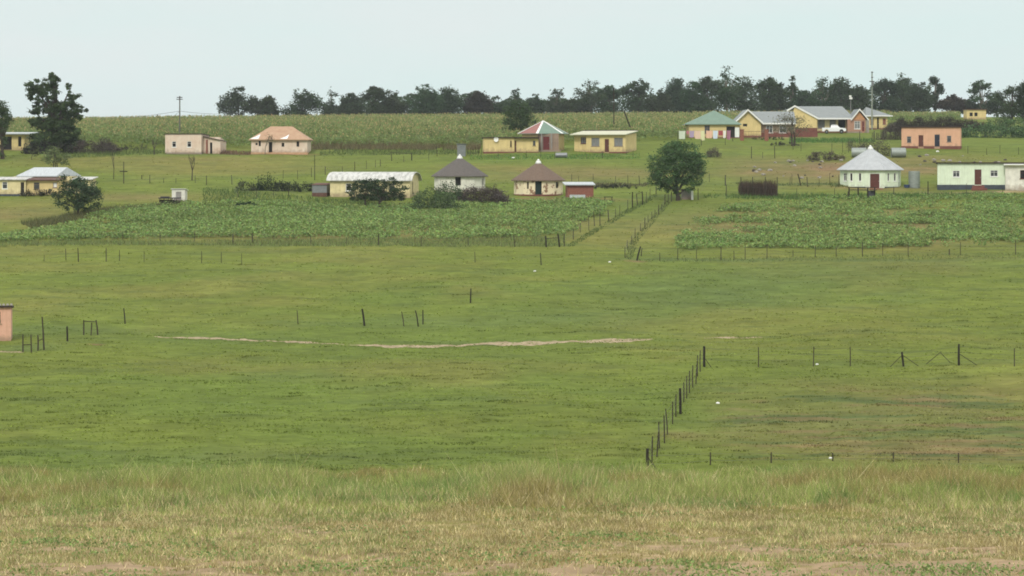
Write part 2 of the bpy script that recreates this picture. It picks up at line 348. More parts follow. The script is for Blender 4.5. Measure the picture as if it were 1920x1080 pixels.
def opening_frame(root, A, B, o, kind, fm, pm):
    A = np.array(A, float); B = np.array(B, float); d = (B-A)/np.linalg.norm(B-A); nin = np.array((-d[1], d[0]))
    ang = math.atan2(d[1], d[0]); u0, u1, v0, v1 = o[:4]
    P = A+d*u0; b = MB(); w = u1-u0; h = v1-v0; t = .06
    if kind == 'window':
        b.box(0, w, .03, .09, h-t, h); b.box(0, w, .03, .09, 0, t); b.box(0, t, .03, .09, t, h-t); b.box(w-t, w, .03, .09, t, h-t)
        if w > .8: b.box(w/2-.02, w/2+.02, .032, .088, t, h-t)
        if h > .8 and w > .6: b.box(t, w-t, .034, .086, h*.66, h*.66+.035)
        ww = b.build('window', fm, root); ww.location = (P[0], P[1], v0); ww.rotation_euler = (0, 0, ang)
        s = MB(); s.box(-.08, w+.08, -.06, .0, -.07, 0); s.build('sill', fm, ww)
        q = MB(); q.box(t*.5, w-t*.5, .1, .115, t*.5, h-t*.5); q.build('pane', pm, ww)
    elif kind == 'hole':
        b.box(0, w, .13, .16, 0, h); ww = b.build('window', pm, root); ww.location = (P[0], P[1], v0); ww.rotation_euler = (0, 0, ang)
    else:
        b.box(.05, w-.05, .08, .13, 0, h-.05)
        ww = b.build('door', pm, root); ww.location = (P[0], P[1], v0); ww.rotation_euler = (0, 0, ang)
        q = MB(); q.box(0, .05, .03, .12, 0, h); q.box(w-.05, w, .03, .12, 0, h); q.box(.05, w-.05, .03, .12, h-.05, h); q.build('door_frame', fm, ww)
        q = MB(); q.box(w-.2, w-.1, .04, .08, h*.46, h*.5); q.build('handle', mat('handle_metal', (.3, .3, .3), .4, metal=.8), ww)
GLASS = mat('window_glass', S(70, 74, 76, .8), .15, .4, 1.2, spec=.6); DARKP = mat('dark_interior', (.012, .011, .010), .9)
def walls_box(root, x0, x1, y0, y1, zf, zb, m, front=(), right=(), left=(), base=-.5, fm=None, plinth=None, back=()):
    """four walls; front height zf at y0, zb at y1. openings are (u0,u1,v0,v1,kind,pane_material,frame_material)"""
    mb = MB(); fr = ((x0, y0), (x1, y0)); rt = ((x1, y0), (x1, y1)); lf = ((x0, y1), (x0, y0)); bk = ((x1, y1), (x0, y1))
    wall(mb, *fr, base, zf, zf, front); wall(mb, *rt, base, zf, zb, right); wall(mb, *lf, base, zb, zf, left); wall(mb, *bk, base, zb, zb, back)
    mb.build('wall', m, root)
    for seg, ops in ((fr, front), (rt, right), (lf, left), (bk, back)):
        for o in ops:
            opening_frame(root, *seg, o, o[4], o[6] if len(o) > 6 and o[6] else (fm or m), o[5] if len(o) > 5 and o[5] else GLASS)
    if plinth:
        ph, pmat = plinth; p = MB()
        # strips around the foot, broken at the doors
        def strip(a, b, c, d, ops):
            cuts = sorted([(o[0], o[1]) for o in ops if o[4] == 'door']); u = 0
            L_ = (b-a)
            for s, e in cuts+[(L_, L_)]:
                if s > u: p.box(a+u, a+s, c, d, base, ph)
                u = e
        strip(x0-.03, x1+.03, y0-.04, y0+.0-.003, [(o[0]+.03, o[1]+.03, 0, 0, o[4]) for o in front])
        p.box(x1+.003, x1+.04, y0, y1, base, ph); p.box(x0-.04, x0-.003, y0, y1, base, ph)
        p.build('plinth', pmat, root)
def slab(x0, x1, y0, y1, zf, zb, th=.12):
    b = MB(); b.solid([[(x0, y0, zf), (x1, y0, zf), (x1, y1, zb), (x0, y1, zb)]], th); return b
def hip(x0, x1, y0, y1, ze, zr, ins, th=.1):
    ym = (y0+y1)/2; a, b_, c, d = (x0, y0, ze), (x1, y0, ze), (x1, y1, ze), (x0, y1, ze); e, f = (x0+ins, ym, zr), (x1-ins, ym, zr)
    b = MB(); b.solid([[a, b_, f, e], [b_, c, f], [c, d, e, f], [d, a, e]], th); return b
def gable_x(x0, x1, y0, y1, ze, zr, th=.1):
    ym = (y0+y1)/2; b = MB(); b.solid([[(x0, y0, ze), (x1, y0, ze), (x1, ym, zr), (x0, ym, zr)], [(x0, ym, zr), (x1, ym, zr), (x1, y1, ze), (x0, y1, ze)]], th); return b
def gable_y(x0, x1, y0, y1, ze, zr, th=.1):
    xm = (x0+x1)/2; b = MB(); b.solid([[(x0, y0, ze), (xm, y0, zr), (xm, y1, zr), (x0, y1, ze)], [(xm, y0, zr), (x1, y0, ze), (x1, y1, ze), (xm, y1, zr)]], th); return b
class House:
    def __init__(s, name, px, row, label, cat='house', yaw=0, group=None):
        x, y, z = at(px, row); s.s = F/y; s.px = px; s.root = empty(name, (x, y, z), R(yaw), label, cat, group)
    def X(s, px): return (px-s.px)/s.s
    def H(s, d): return d/s.s
def rondavel(name, px, row, diam, hwall, hroof, label, wm, rm, n, ops, over=.45, capm=None, ridge=None, rot=0.0, plinth=None, roofmats=None, fm=None):
    h = House(name, px, row, label); r = diam/2; root = h.root; mb = MB(); cy = r
    pts = [(r*math.sin(2*math.pi*(i-.5)/n+rot), cy-r*math.cos(2*math.pi*(i-.5)/n+rot)) for i in range(n)]
    for i in range(n):
        A, B = pts[i], pts[(i+1) % n]; o = [q[1:] for q in ops if q[0] % n == i]
        wall(mb, A, B, -.6, hwall, hwall, [q[:4] for q in o])
        for q in o: opening_frame(root, A, B, q, q[4], q[6] if len(q) > 6 and q[6] else (fm or wm), q[5] if len(q) > 5 and q[5] else GLASS)
    mb.build('wall', wm, root)
    if plinth:
        p = MB(); k = (r+.05)/r
        for i in range(n):
            if any(q[0] % n == i and q[5] == 'door' for q in ops): continue
            A, B = pts[i], pts[(i+1) % n]; A = (A[0]*k, cy+(A[1]-cy)*k); B = (B[0]*k, cy+(B[1]-cy)*k)
            p.quad((*A, -.6), (*B, -.6), (*B, plinth[0]), (*A, plinth[0])); p.quad((*A, plinth[0]), (*B, plinth[0]), (*pts[(i+1) % n], plinth[0]), (*pts[i], plinth[0]))
        p.build('plinth', plinth[1], root)
    R_ = r+over; b = MB(); zt = hwall+hroof
    ep = [(R_*math.sin(2*math.pi*(i-.5)/n+rot), cy-R_*math.cos(2*math.pi*(i-.5)/n+rot), hwall-.12) for i in range(n)]
    if not roofmats:
        b.solid([[ep[i], ep[(i+1) % n], (0, cy, zt)] for i in range(n)], .09); b.build('roof', rm, root)
    else:
        b.solid([[ep[i], ep[(i+1) % n], (0, cy, zt)] for i in range(n)], .09)
        for i in range(n):
            for k_ in (0, 1): b.mi[2*i+k_] = i % len(roofmats)
        b.build('roof', roofmats, root)
    if ridge:
        for i in range(n):
            q = MB(); e = ep[i]; a = np.array((e[0], e[1], e[2]+.03)); c = np.array((0, cy, zt+.03)); d = (c-a)
            w = np.cross(d/np.linalg.norm(d), (0, 0, 1)); w /= np.linalg.norm(w); w = w*ridge[1]
            q.solid([[tuple(a-w), tuple(a+w), tuple(c+w*.6), tuple(c-w*.6)]], .05); q.build('ridge_cap', ridge[0], root)
    if capm:
        c = MB(); c.tube((0, cy, zt-.28), (0, cy, zt+.02), .42, .28, 10); c.tube((0, cy, zt+.02), (0, cy, zt+.3), .28, .05, 10); c.build('roof_cap', capm, root, smooth=True)
    return h

# paints and roofs
K = .92
yel = mat('yellow_plaster', S(216, 195, 138, K), .9, .14, 1.2); yel2 = mat('pale_yellow_plaster', S(222, 208, 160, K), .9, .2, 1.5)
cream = mat('cream_plaster', S(222, 208, 190, K), .9, .22, .9, col2=S(206, 180, 158, K)); pinkm = mat('pink_plaster', S(220, 172, 148, K), .9, .15, 1)
salmon = mat('salmon_plaster', S(214, 168, 138, K), .9, .12, 1); mint = mat('mint_plaster', S(214, 226, 200, K*1.05), .9, .12, 1.3)
white = mat('white_paint', S(232, 232, 226, K), .6, .08, 2); offw = mat('weathered_white_wall', S(224, 222, 208, K), .9, .22, 1.6)
brickm = mat('brick_red', S(140, 92, 76, K), .95, .3, 6); redpl = mat('red_plinth', S(118, 74, 64, K), .9, .25, 2); darkpl = mat('dark_plinth', S(70, 78, 84, K), .9, .3, 2)
zinc = mat('zinc_roof', S(196, 202, 202, .85), .45, .22, 1.5, metal=.25, stretch=(6, .7, 1)); zincw = mat('whitewashed_roof', S(222, 222, 214, .72), .6, .2, .9, stretch=(3, .8, 1), col2=S(172,172,164,.72), thr=(.38, .55))
greyroof = mat('grey_tile_roof', S(150, 156, 154, .75), .8, .2, 2, stretch=(1, 4, 4)); thg = mat('grey_thatch', S(116, 110, 104, .62), 1, .25, 5, bump=.6); thb = mat('brown_thatch', S(134, 114, 98, .62), 1, .25, 5, bump=.6)
terra = mat('terracotta_roof', S(206, 174, 142, .68), .85, .25, 1.4, col2=S(186, 148, 118, .68)); rust = mat('rusty_iron', S(122, 88, 74, .6), .85, .4, 2, stretch=(4, 1, 1)); tar = mat('tarred_roof_edge', S(80, 66, 60, .6), .9, .3, 3)
gren = mat('green_roof', S(132, 158, 140, .66), .7, .12, 1.5); redr = mat('red_roof', S(170, 118, 108, .66), .7, .12, 1.5)
wood = mat('weathered_wood', S(92, 84, 66, .5), .95, .4, 8); woodd = mat('dark_wood', S(64, 58, 48, .5), .95, .4, 8); doorm = mat('brown_door', S(104, 58, 48, .7), .7, .2, 3)
reddoor = mat('red_door', S(116, 48, 46, .7), .7, .2, 3); curtain = mat('curtained_glass', S(150, 152, 150, .7), .4, .5, 4, stretch=(5, 5, .5)); galv = mat('galvanised_iron', S(150, 154, 154, .7), .45, .25, 3, metal=.4); tankm = mat('corrugated_tank', S(160, 168, 160, .75), .5, .25, 2, metal=.3, stretch=(1, 1, 6))
wirem = mat('fence_wire', S(120, 120, 112, .5), .6, metal=.5); bark = mat('bark', S(96, 86, 74, .5), 1, .35, 4, bump=.5); barkp = mat('pale_bark', S(150, 140, 122, .5), 1, .35, 4)
greyw = mat('grey_wall', S(150, 146, 140, K), .9, .2, 1.2); brown = mat('brown_wall', S(148, 128, 112, K), .9, .2, 1.2)
stone = mat('field_stone', S(176, 170, 158, .7), .95, .3, 4); bluepaint = mat('blue_paint', S(70, 90, 130, .6), .7)

def weather(m, mud=(.24, .17, .11), amt=.7, hgt=.55):
    t = m.node_tree; b = t.nodes['Principled BSDF']; src = b.inputs['Base Color'].links[0].from_socket
    tc = t.nodes.new('ShaderNodeTexCoord'); sp = t.nodes.new('ShaderNodeSeparateXYZ'); t.links.new(tc.outputs['Object'], sp.inputs[0])
    n = t.nodes.new('ShaderNodeTexNoise'); n.inputs['Scale'].default_value = 2.2; n.inputs['Detail'].default_value = 5; t.links.new(tc.outputs['Object'], n.inputs[0])
    a = t.nodes.new('ShaderNodeMath'); a.operation = 'MULTIPLY_ADD'; a.inputs[1].default_value = 1.6; a.inputs[2].default_value = -.8+hgt; t.links.new(n.outputs[0], a.inputs[0])
    d = t.nodes.new('ShaderNodeMath'); d.operation = 'SUBTRACT'; t.links.new(a.outputs[0], d.inputs[0]); t.links.new(sp.outputs[2], d.inputs[1])
    mr = t.nodes.new('ShaderNodeMapRange'); mr.inputs[1].default_value = -.15; mr.inputs[2].default_value = .5; mr.inputs[3].default_value = 0; mr.inputs[4].default_value = amt; t.links.new(d.outputs[0], mr.inputs[0])
    mx = t.nodes.new('ShaderNodeMix'); mx.data_type = 'RGBA'; t.links.new(mr.outputs[0], mx.inputs[0]); t.links.new(src, mx.inputs[6]); mx.inputs[7].default_value = (*mud, 1)
    mp = t.nodes.new('ShaderNodeMapping'); mp.inputs['Scale'].default_value = (7, 7, .5); t.links.new(tc.outputs['Object'], mp.inputs[0])
    n2 = t.nodes.new('ShaderNodeTexNoise'); n2.inputs['Scale'].default_value = 1.0; n2.inputs['Detail'].default_value = 4; t.links.new(mp.outputs[0], n2.inputs[0])
    m2 = t.nodes.new('ShaderNodeMapRange'); m2.inputs[1].default_value = .5; m2.inputs[2].default_value = .75; m2.inputs[3].default_value = 0; m2.inputs[4].default_value = .45; t.links.new(n2.outputs[0], m2.inputs[0])
    mm = t.nodes.new('ShaderNodeMix'); mm.data_type = 'RGBA'; mm.blend_type = 'MULTIPLY'; t.links.new(m2.outputs[0], mm.inputs[0]); t.links.new(mx.outputs[2], mm.inputs[6]); mm.inputs[7].default_value = (.72, .68, .6, 1)
    t.links.new(mm.outputs[2], b.inputs['Base Color'])
for q in (yel, yel2, cream, pinkm, salmon, offw, greyw, brown): weather(q)
weather(mint, (.3, .3, .25), .5, .4)
# 1 cream block house with lean-to wing
h = House('block_house', 345, 289, 'cream block house with two small square windows and a lean-to wing', yaw=-6); X, H = h.X, h.H
W = lambda px0, px1, r0, r1, ox, base, kind='window', pm=None, fm=None: (h.X(px0)-ox, h.X(px1)-ox, h.H(base-r1), h.H(base-r0), kind, pm, fm)
x0 = X(309); b0 = 289
walls_box(h.root, X(309), X(378), 0, 5, H(38), H(36), cream, [W(322, 330, 265, 276, x0, b0, 'window', DARKP, white), W(351, 359, 265, 276, x0, b0, 'window', DARKP, white)], plinth=(.25, greyw))
slab(X(309)-.12, X(378)+.1, -.12, 5.2, H(38.6), H(36.6), .1).build('roof', tar, h.root)
walls_box(h.root, X(378.3), X(411), 1.2, 5, H(32), H(24), cream, [(X(391)-X(378.3), X(395.5)-X(378.3), -.05, H(22), 'hole', DARKP)])
p = MB(); p.solid([[(X(378.3), .9, H(34)), (X(412), .9, H(27)), (X(412), 5.2, H(25)), (X(378.3), 5.2, H(33))]], .09); p.build('wing_roof', tar, h.root)
p = MB(); p.box(X(384), X(387), .95, 1.19, -.3, H(27)); p.build('brick_pillar', brickm, h.root)
# 2 terracotta hip house
h = House('hip_roof_house', 525, 288.5, 'cream house with a patched terracotta hipped roof', yaw=0); b0 = 288.5; X, H = h.X, h.H; x0 = X(471)
D_ = 6.5
walls_box(h.root, X(471), X(576), 0, D_, H(27), H(27), cream, [W(479, 483, 268, 272, x0, b0, 'hole', DARKP), W(485, 489, 264, 274, x0, b0, 'hole', DARKP), (X(504)-x0, X(510.5)-x0, .1, H(22), 'hole', DARKP), W(528, 533, 268, 275, x0, b0, 'hole', DARKP), W(556, 561, 265, 275, x0, b0, 'hole', DARKP)], plinth=(.22, mat('muddy_plinth', S(196, 158, 122, K), .95, .3, 2)))
hip(X(467), X(580), -.4, D_+.4, H(27), H(52), X(504)-X(468), .12).build('roof', terra, h.root)
for q in ((531, 5, 541, 8, 7), (475, 0, 487, 4, 3)):
    p = MB(); ya = -.4; za = H(27); yb = D_/2; zb = H(52); f = lambda px, k: (X(px), ya+(yb-ya)*k, za+(zb-za)*k+.03)
    p.solid([[f(q[0]-6, .04), f(q[2]-2, .04), f(q[2], .38), f(q[0]+4, .2)]], .02); p.build('roof_patch', white, h.root)
# 3 long house with white curved roof
h = House('long_house', 695, 369, 'long cream house with a whitewashed roof behind a row of low trees', yaw=-9); b0 = 369; X, H = h.X, h.H; x0 = X(617); x1 = X(770)
walls_box(h.root, x0, x1, 0, 5.5, H(30), H(30), yel2, [W(647, 658, 344, 358, x0, b0, 'window', DARKP, white), W(700, 712, 344, 358, x0, b0), W(730, 742, 344, 358, x0, b0)], right=[(1.4, 2.1, .3, 1.9, 'window', DARKP)])
gp = []
for k in range(7):
    a = math.pi*(.06+.88*k/6); gp.append((2.75-3.2*math.cos(a), H(31)+(math.sin(a)-.18)*1.25))
rb = MB(); rb.solid([[(x0-.4, gp[i][0], gp[i][1]), (x1+.35, gp[i][0], gp[i][1]), (x1+.35, gp[i+1][0], gp[i+1][1]), (x0-.4, gp[i+1][0], gp[i+1][1])] for i in range(6)], .1); rb.build('roof', zincw, h.root)
for xx in (x0+.01, x1-.01):
    gb = MB(); gb.quad((xx, 0, H(30)), *[(xx, min(max(y_, 0), 5.5), z_-.12) for y_, z_ in gp], (xx, 5.5, H(30))); gb.build('gable', yel2, h.root)
h = House('iron_shed', 599, 369, 'small grey iron shed at the left end of the long house', 'shed', yaw=-9); b0 = 369; X, H = h.X, h.H
walls_box(h.root, X(585), X(613), 0, 2.2, H(22), H(25), galv, plinth=(.5, rust)); slab(X(584), X(614), -.1, 2.4, H(22.8), H(26), .06).build('roof', rust, h.root)
# 4 rondavels
rondavel('rondavel', 861, 361, 6.6, 2.2, 2.35, 'round hut with a dark grey roof behind the thorny bushes', offw, thg, 16, [(0, .15, .85, .9, 1.95, 'hole', DARKP), (3, .4, .8, .9, 1.7, 'hole', DARKP)], capm=white, over=.4)
rondavel('rondavel', 1010, 368, 6.1, 2.1, 2.2, 'round hut with a brown roof, white cap and peeling cream wall', mat('peeling_wall', S(226, 212, 178, K), .9, .2, 1.4, col2=S(142, 112, 88, K), thr=(.43, .47)), thb, 14,
         [(0, .25, 1.05, .0, 1.85, 'hole', mat('dark_green_door', S(34, 56, 50, .6))), (13, .5, .75, .9, 1.75, 'hole', DARKP), (11, .6, .9, 1.1, 1.8, 'hole', DARKP), (2, .4, .95, 1.0, 1.75, 'hole', DARKP)], capm=white, over=.35, plinth=(.22, redpl))
mr = rondavel('rondavel', 1641, 353, 7.9, 2.5, 2.75, 'mint green round house with a pale metal cone roof', mint, mat('pale_cone_roof', S(204, 208, 208, .62), .6, .16, 1.5), 10,
         [(0, .55, 1.85, .0, 1.9, 'door', doorm, white), (9, .2, .6, .9, 1.95, 'window', DARKP, white), (9, 1.45, 1.85, .9, 1.95, 'window', DARKP, white), (1, .55, .9, .9, 1.95, 'window', DARKP, white), (1, 1.7, 2.1, .9, 1.95, 'window', DARKP, white), (8, 1.0, 1.9, .9, 1.95, 'window', DARKP, white), (8, 2.1, 2.35, 1.1, 1.95, 'window', GLASS, white), (2, .3, .9, .9, 1.95, 'window', DARKP, white)], capm=white, over=.4, plinth=(.18, darkpl), ridge=(zinc, .03))
p = MB(); p.box(-.85, .85, -1.1, -.05, -.5, .0); p.box(-.7, .7, -1.5, -1.1, -.5, -.18); p.build('door_step', brickm, mr.root)
# 5 red shed
h = House('brick_shed', 1090, 376.5, 'small red brick shed with a flat pale roof beside the brown-roofed hut', 'shed', yaw=4); X, H = h.X, h.H
walls_box(h.root, X(1064), X(1113), 0, 2.6, H(29), H(33), brickm); slab(X(1058), X(1116), -.35, 2.8, H(31), H(35), .12).build('roof', zinc, h.root)
# 6 centre compound
h = House('flat_roof_house', 956, 286.5, 'low yellow flat-roofed rooms joined left of the red and green roofed house', yaw=3); b0 = 286.5; X, H = h.X, h.H; x0 = X(907)
walls_box(h.root, X(907), X(964), 0, 4, H(28), H(27), yel, [W(956, 960, 263, 276, x0, b0, 'window', DARKP)], plinth=(.15, redpl))
walls_box(h.root, X(964.2), X(1010), .35, 4, H(27), H(26), yel, [(0.05, X(969)-X(964.2), .1, H(23), 'door', doorm), W(999, 1005, 263, 274, X(964.2), b0)], plinth=(.15, redpl))
slab(X(905), X(1012), -.3, 4.2, H(29.5), H(28), .12).build('roof', tar, h.root)
p = MB()
for k in range(12):
    a = 2*math.pi*k/12; b_ = 2*math.pi*(k+1)/12; c = X(930); z_ = H(25); r_ = .36
    p.quad((c, -.18, z_), (c+r_*math.cos(a), -.32, z_+r_*math.sin(a)), (c+r_*math.cos(b_), -.32, z_+r_*math.sin(b_)))
p.tube((X(930), -.2, H(25)), (X(930), .1, H(24)), .03, .03); p.tube((X(930), -.2, H(25)), (X(930), -.5, H(25)), .015, .03); dd = p.build('satellite_dish', white, h.root)
hx = rondavel('hexagonal_house', 1019, 284, 6.7, 2.85, 1.85, 'yellow house with a red and green pyramid roof and white ridges', yel, None, 6, [], over=.65, ridge=(white, .2), roofmats=[gren, gren, redr, gren, redr, redr], rot=.28)
p = MB(); p.box(-.8, 2.6, -.6, .9, -.4, .2); p.build('porch_floor', greyw, hx.root)
p = MB(); wall(p, (-.85, -.02), (2.3, -.02), 0, 2.72, 2.72, [(.75, 1.8, .25, 2.3)]); wall(p, (-.85, 2.5), (-.85, -.02), 0, 2.72, 2.72, []); wall(p, (2.3, -.02), (2.3, 2.0), 0, 2.72, 2.72, []); p.build('porch_wall', brown, hx.root)
opening_frame(hx.root, (-.85, -.02), (2.3, -.02), (.75, 1.8, .25, 2.3), 'door', greyw, reddoor)
for xx in (-.3, 1.2): p = MB(); p.box(xx-.1, xx+.1, -.42, -.2, -.4, 2.72); p.build('porch_pillar', greyw, hx.root)
h = House('flat_roof_house', 1123, 286.3, 'yellow flat-roofed house with a brown door between two wide windows', yaw=-20); b0 = 286; H = h.H
X = lambda px: (px-1123)/h.s/math.cos(R(20)); h.X = X
walls_box(h.root, X(1075), X(1099), .6, 5.6, H(33), H(37), yel, [(X(1087)-X(1075), X(1097)-X(1075), H(17), H(29), 'window', curtain, doorm)], plinth=(.12, redpl))
walls_box(h.root, X(1099.3), X(1172), 0, 5.6, H(33), H(37), yel, [(X(1109)-X(1099.3), X(1124)-X(1099.3), H(12), H(28), 'window', curtain, greyw), (X(1133)-X(1099.3), X(1142)-X(1099.3), .08, H(26), 'door', doorm), (X(1151)-X(1099.3), X(1167)-X(1099.3), H(12), H(28), 'window', curtain, greyw)], plinth=(.12, redpl))
slab(X(1071), X(1175), -.55, 5.8, H(34.6), H(42), .12).build('roof', mat('cream_roof', S(206, 206, 178, .8), .7, .15, 2, stretch=(5, .8, 1)), h.root)
p = MB(); p.box(X(1071), X(1175), 5.81, 5.9, H(40), H(43.5)); p.build('fascia', tar, h.root)
# 7 top right compound
h = House('green_roof_house', 1337, 259, 'yellow house with a green pyramid roof behind the washing line', yaw=0); b0 = 259; X, H = h.X, h.H; x0 = X(1292)
walls_box(h.root, X(1292), X(1386), 0, 7, H(27), H(27), yel, [(X(1321)-x0, X(1331)-x0, H(8), H(24), 'window', GLASS, brown), (X(1362)-x0, X(1378)-x0, .05, H(22), 'hole', DARKP)], plinth=(.15, redpl))
b = MB(); a1, a2, a3, a4, ap = (X(1286), -.5, H(26.5)), (X(1390), -.5, H(26.5)), (X(1390), 7.5, H(26.5)), (X(1286), 7.5, H(26.5)), (X(1342), 3.4, H(53))
b.solid([[a1, a2, ap], [a2, a3, ap], [a3, a4, ap], [a4, a1, ap]], .12); b.build('roof', gren, h.root)
p = MB(); p.box(X(1378), X(1386), -.03, -.004, 0, H(20)); p.build('white_panel', white, h.root)
h = House('gable_house', 1425, 258, 'yellow gabled house with a grey tiled roof left of the big grey roof', yaw=0); b0 = 258; X, H = h.X, h.H
xg0, xg1, xr = X(1380), X(1427), X(1402)
walls_box(h.root, xg0, xg1, 0, 8, H(27), H(27), yel, [(X(1393)-xg0, X(1401)-xg0, H(21), H(26), 'hole', DARKP)], plinth=(.3, redpl))
g = MB(); g.quad((xg0, .0, H(27)), (xg1, .0, H(27)), (xr, .0, H(50))); g.build('gable', yel, h.root)
p = MB(); p.solid([[(X(1377), -.5, H(29)), (xr, -.5, H(53)), (xr, 8.3, H(53)), (X(1377), 8.3, H(29))], [(xr, -.5, H(53)), (X(1431), -.5, H(27)), (X(1431), 8.3, H(27)), (xr, 8.3, H(53))]], .14); p.build('gable_roof', greyroof, h.root)
p = MB(); p.solid([[(X(1377), -.56, H(29.5)), (xr, -.56, H(53.5)), (xr, -.51, H(53.5)), (X(1377), -.51, H(29.5))], [(xr, -.56, H(53.5)), (X(1431), -.56, H(27.5)), (X(1431), -.51, H(27.5)), (xr, -.51, H(53.5))]], .3); p.build('barge_board', white, h.root)
walls_box(h.root, X(1427.5), X(1492), .9, 7, H(26), H(26), brown, [(.9, 2.0, .8, 2.0, 'window', GLASS, white), (3.1, 4.3, .8, 2.0, 'window', GLASS, white)], plinth=(.3, redpl))
p = MB(); p.solid([[(X(1425), .4, H(27)), (X(1494), .4, H(27)), (X(1494), 4, H(50)), (X(1404), 4, H(50))], [(X(1404), 4, H(50)), (X(1494), 4, H(50)), (X(1494), 7.6, H(27)), (X(1425), 7.6, H(27))]], .12); p.build('roof', greyroof, h.root)
p = MB(); p.box(X(1431), X(1494), .3, .39, H(25), H(27.6)); p.build('gutter', white, h.root)
h = House('grey_roof_house', 1550, 249.3, 'large yellow house under a long grey roof with a small gabled porch', yaw=0); b0 = 249.3; X, H = h.X, h.H
x0 = X(1532)
walls_box(h.root, X(1482), X(1532), 0, 8, H(28), H(28), yel, [], plinth=(.9, redpl))
g = MB(); g.quad((X(1482), .0, H(28)), (X(1532), .0, H(28)), (X(1490), .0, H(48))); g.build('gable', yel, h.root)
walls_box(h.root, X(1532.3), X(1588), 1.2, 8, H(27), H(27), yel2, [(X(1535)-x0, X(1548)-x0, H(9), H(25), 'window', curtain, greyw), (X(1557)-x0, X(1569)-x0, H(9), H(25), 'window', curtain, greyw), (X(1573)-x0, X(1587)-x0, .3, H(25), 'hole', DARKP)], plinth=(.3, redpl))
p = MB(); p.solid([[(X(1533), -.1, H(28)), (X(1602), -.1, H(28)), (X(1585), 4, H(51)), (X(1500), 4, H(51))], [(X(1500), 4, H(51)), (X(1585), 4, H(51)), (X(1602), 8.5, H(28)), (X(1533), 8.5, H(28))],
   [(X(1478), -.1, H(44)), (X(1490), -.1, H(51)), (X(1500), 4, H(51)), (X(1478), 8.5, H(44))], [(X(1490), -.1, H(51)), (X(1533), -.1, H(28)), (X(1500), 4, H(51))]], .12); p.build('roof', greyroof, h.root)
p = MB(); p.solid([[(X(1475), -.2, H(43)), (X(1490), -.2, H(52)), (X(1490), -.12, H(52)), (X(1475), -.12, H(43))], [(X(1490), -.2, H(52)), (X(1534), -.2, H(28.5)), (X(1534), -.12, H(28.5)), (X(1490), -.12, H(52))]], .3); p.box(X(1534), X(1597), -.2, -.11, H(25.5), H(28)); p.build('barge_board', white, h.root)
walls_box(h.root, X(1588.3), X(1622), -.6, 6, H(25), H(25), mat('face_brick', S(168, 130, 108, K), .9, .2, 5), [(X(1601)-X(1588.3), X(1612)-X(1588.3), .7, H(22), 'window', curtain, white), (X(1615)-X(1588.3), X(1620)-X(1588.3), .3, H(22), 'door', reddoor)], plinth=(.25, greyw))
g = MB(); g.quad((X(1597), -.605, H(25)), (X(1622), -.605, H(25)), (X(1609), -.605, H(41))); g.build('gable', mat('orange_gable', S(190, 140, 100, K)), h.root)
gable_y(X(1594), X(1627), -1.0, 6, H(25), H(45), .12).build('porch_roof', greyroof, h.root)
p = MB(); xm = (X(1594)+X(1627))/2; p.solid([[(X(1594), -1.08, H(25.5)), (xm, -1.08, H(45.5)), (xm, -1.01, H(45.5)), (X(1594), -1.01, H(25.5))], [(xm, -1.08, H(45.5)), (X(1627), -1.08, H(25.5)), (X(1627), -1.01, H(25.5)), (xm, -1.01, H(45.5))]], .28); p.build('porch_barge_board', white, h.root)
p = MB(); p.box(X(1623), X(1628), -.9, -.5, -.4, H(24.5)); p.build('porch_pillar', greyw, h.root)
h = House('pyramid_roof_house', 1648, 243, 'small yellow house with a grey pyramid roof right of the gabled porch', yaw=0); b0 = 243; X, H = h.X, h.H; x0 = X(1628)
walls_box(h.root, X(1628), X(1664), 0, 5, H(25), H(25), yel, [(X(1632)-x0, X(1638)-x0, .9, H(21), 'window', brickm, brown), (X(1644)-x0, X(1648.5)-x0, .05, H(23), 'door', woodd), (X(1655)-x0, X(1661)-x0, .9, H(21), 'window', brickm, brown)], plinth=(.25, redpl))
b = MB(); a1, a2, a3, a4, ap = (X(1622), -.5, H(26)), (X(1673), -.5, H(26)), (X(1673), 5.5, H(26)), (X(1615), 5.5, H(26)), (X(1628), 2.5, H(43))
b.solid([[a1, a2, ap], [a2, a3, ap], [a3, a4, ap], [a4, a1, ap]], .12); b.build('roof', greyroof, h.root)
p = MB(); p.box(X(1622), X(1673), -.6, -.51, H(24.6), H(26.5)); p.build('gutter', white, h.root)
# 8 salmon house
h = House('salmon_house', 1745, 279, 'salmon flat-roofed house with two doors on a dark red base', yaw=-13); b0 = 275.5; X, H = h.X, h.H; x0 = X(1691)
walls_box(h.root, X(1691), X(1800), 0, 4.5, H(40), H(38), salmon, [W(1701, 1709, 252, 264, x0, b0, 'window', GLASS, greyw), (X(1722)-x0, X(1732)-x0, H(4), H(26), 'door', doorm), (X(1752)-x0, X(1762)-x0, H(4), H(27), 'door', mat('dark_blue_door', S(44, 48, 62, .7)), greyw), W(1775, 1783, 251, 263, x0, b0, 'window', GLASS, greyw)], plinth=(H(5), redpl))
slab(X(1689), X(1802), -.3, 4.8, H(42.5), H(40.5), .14).build('roof', tar, h.root)
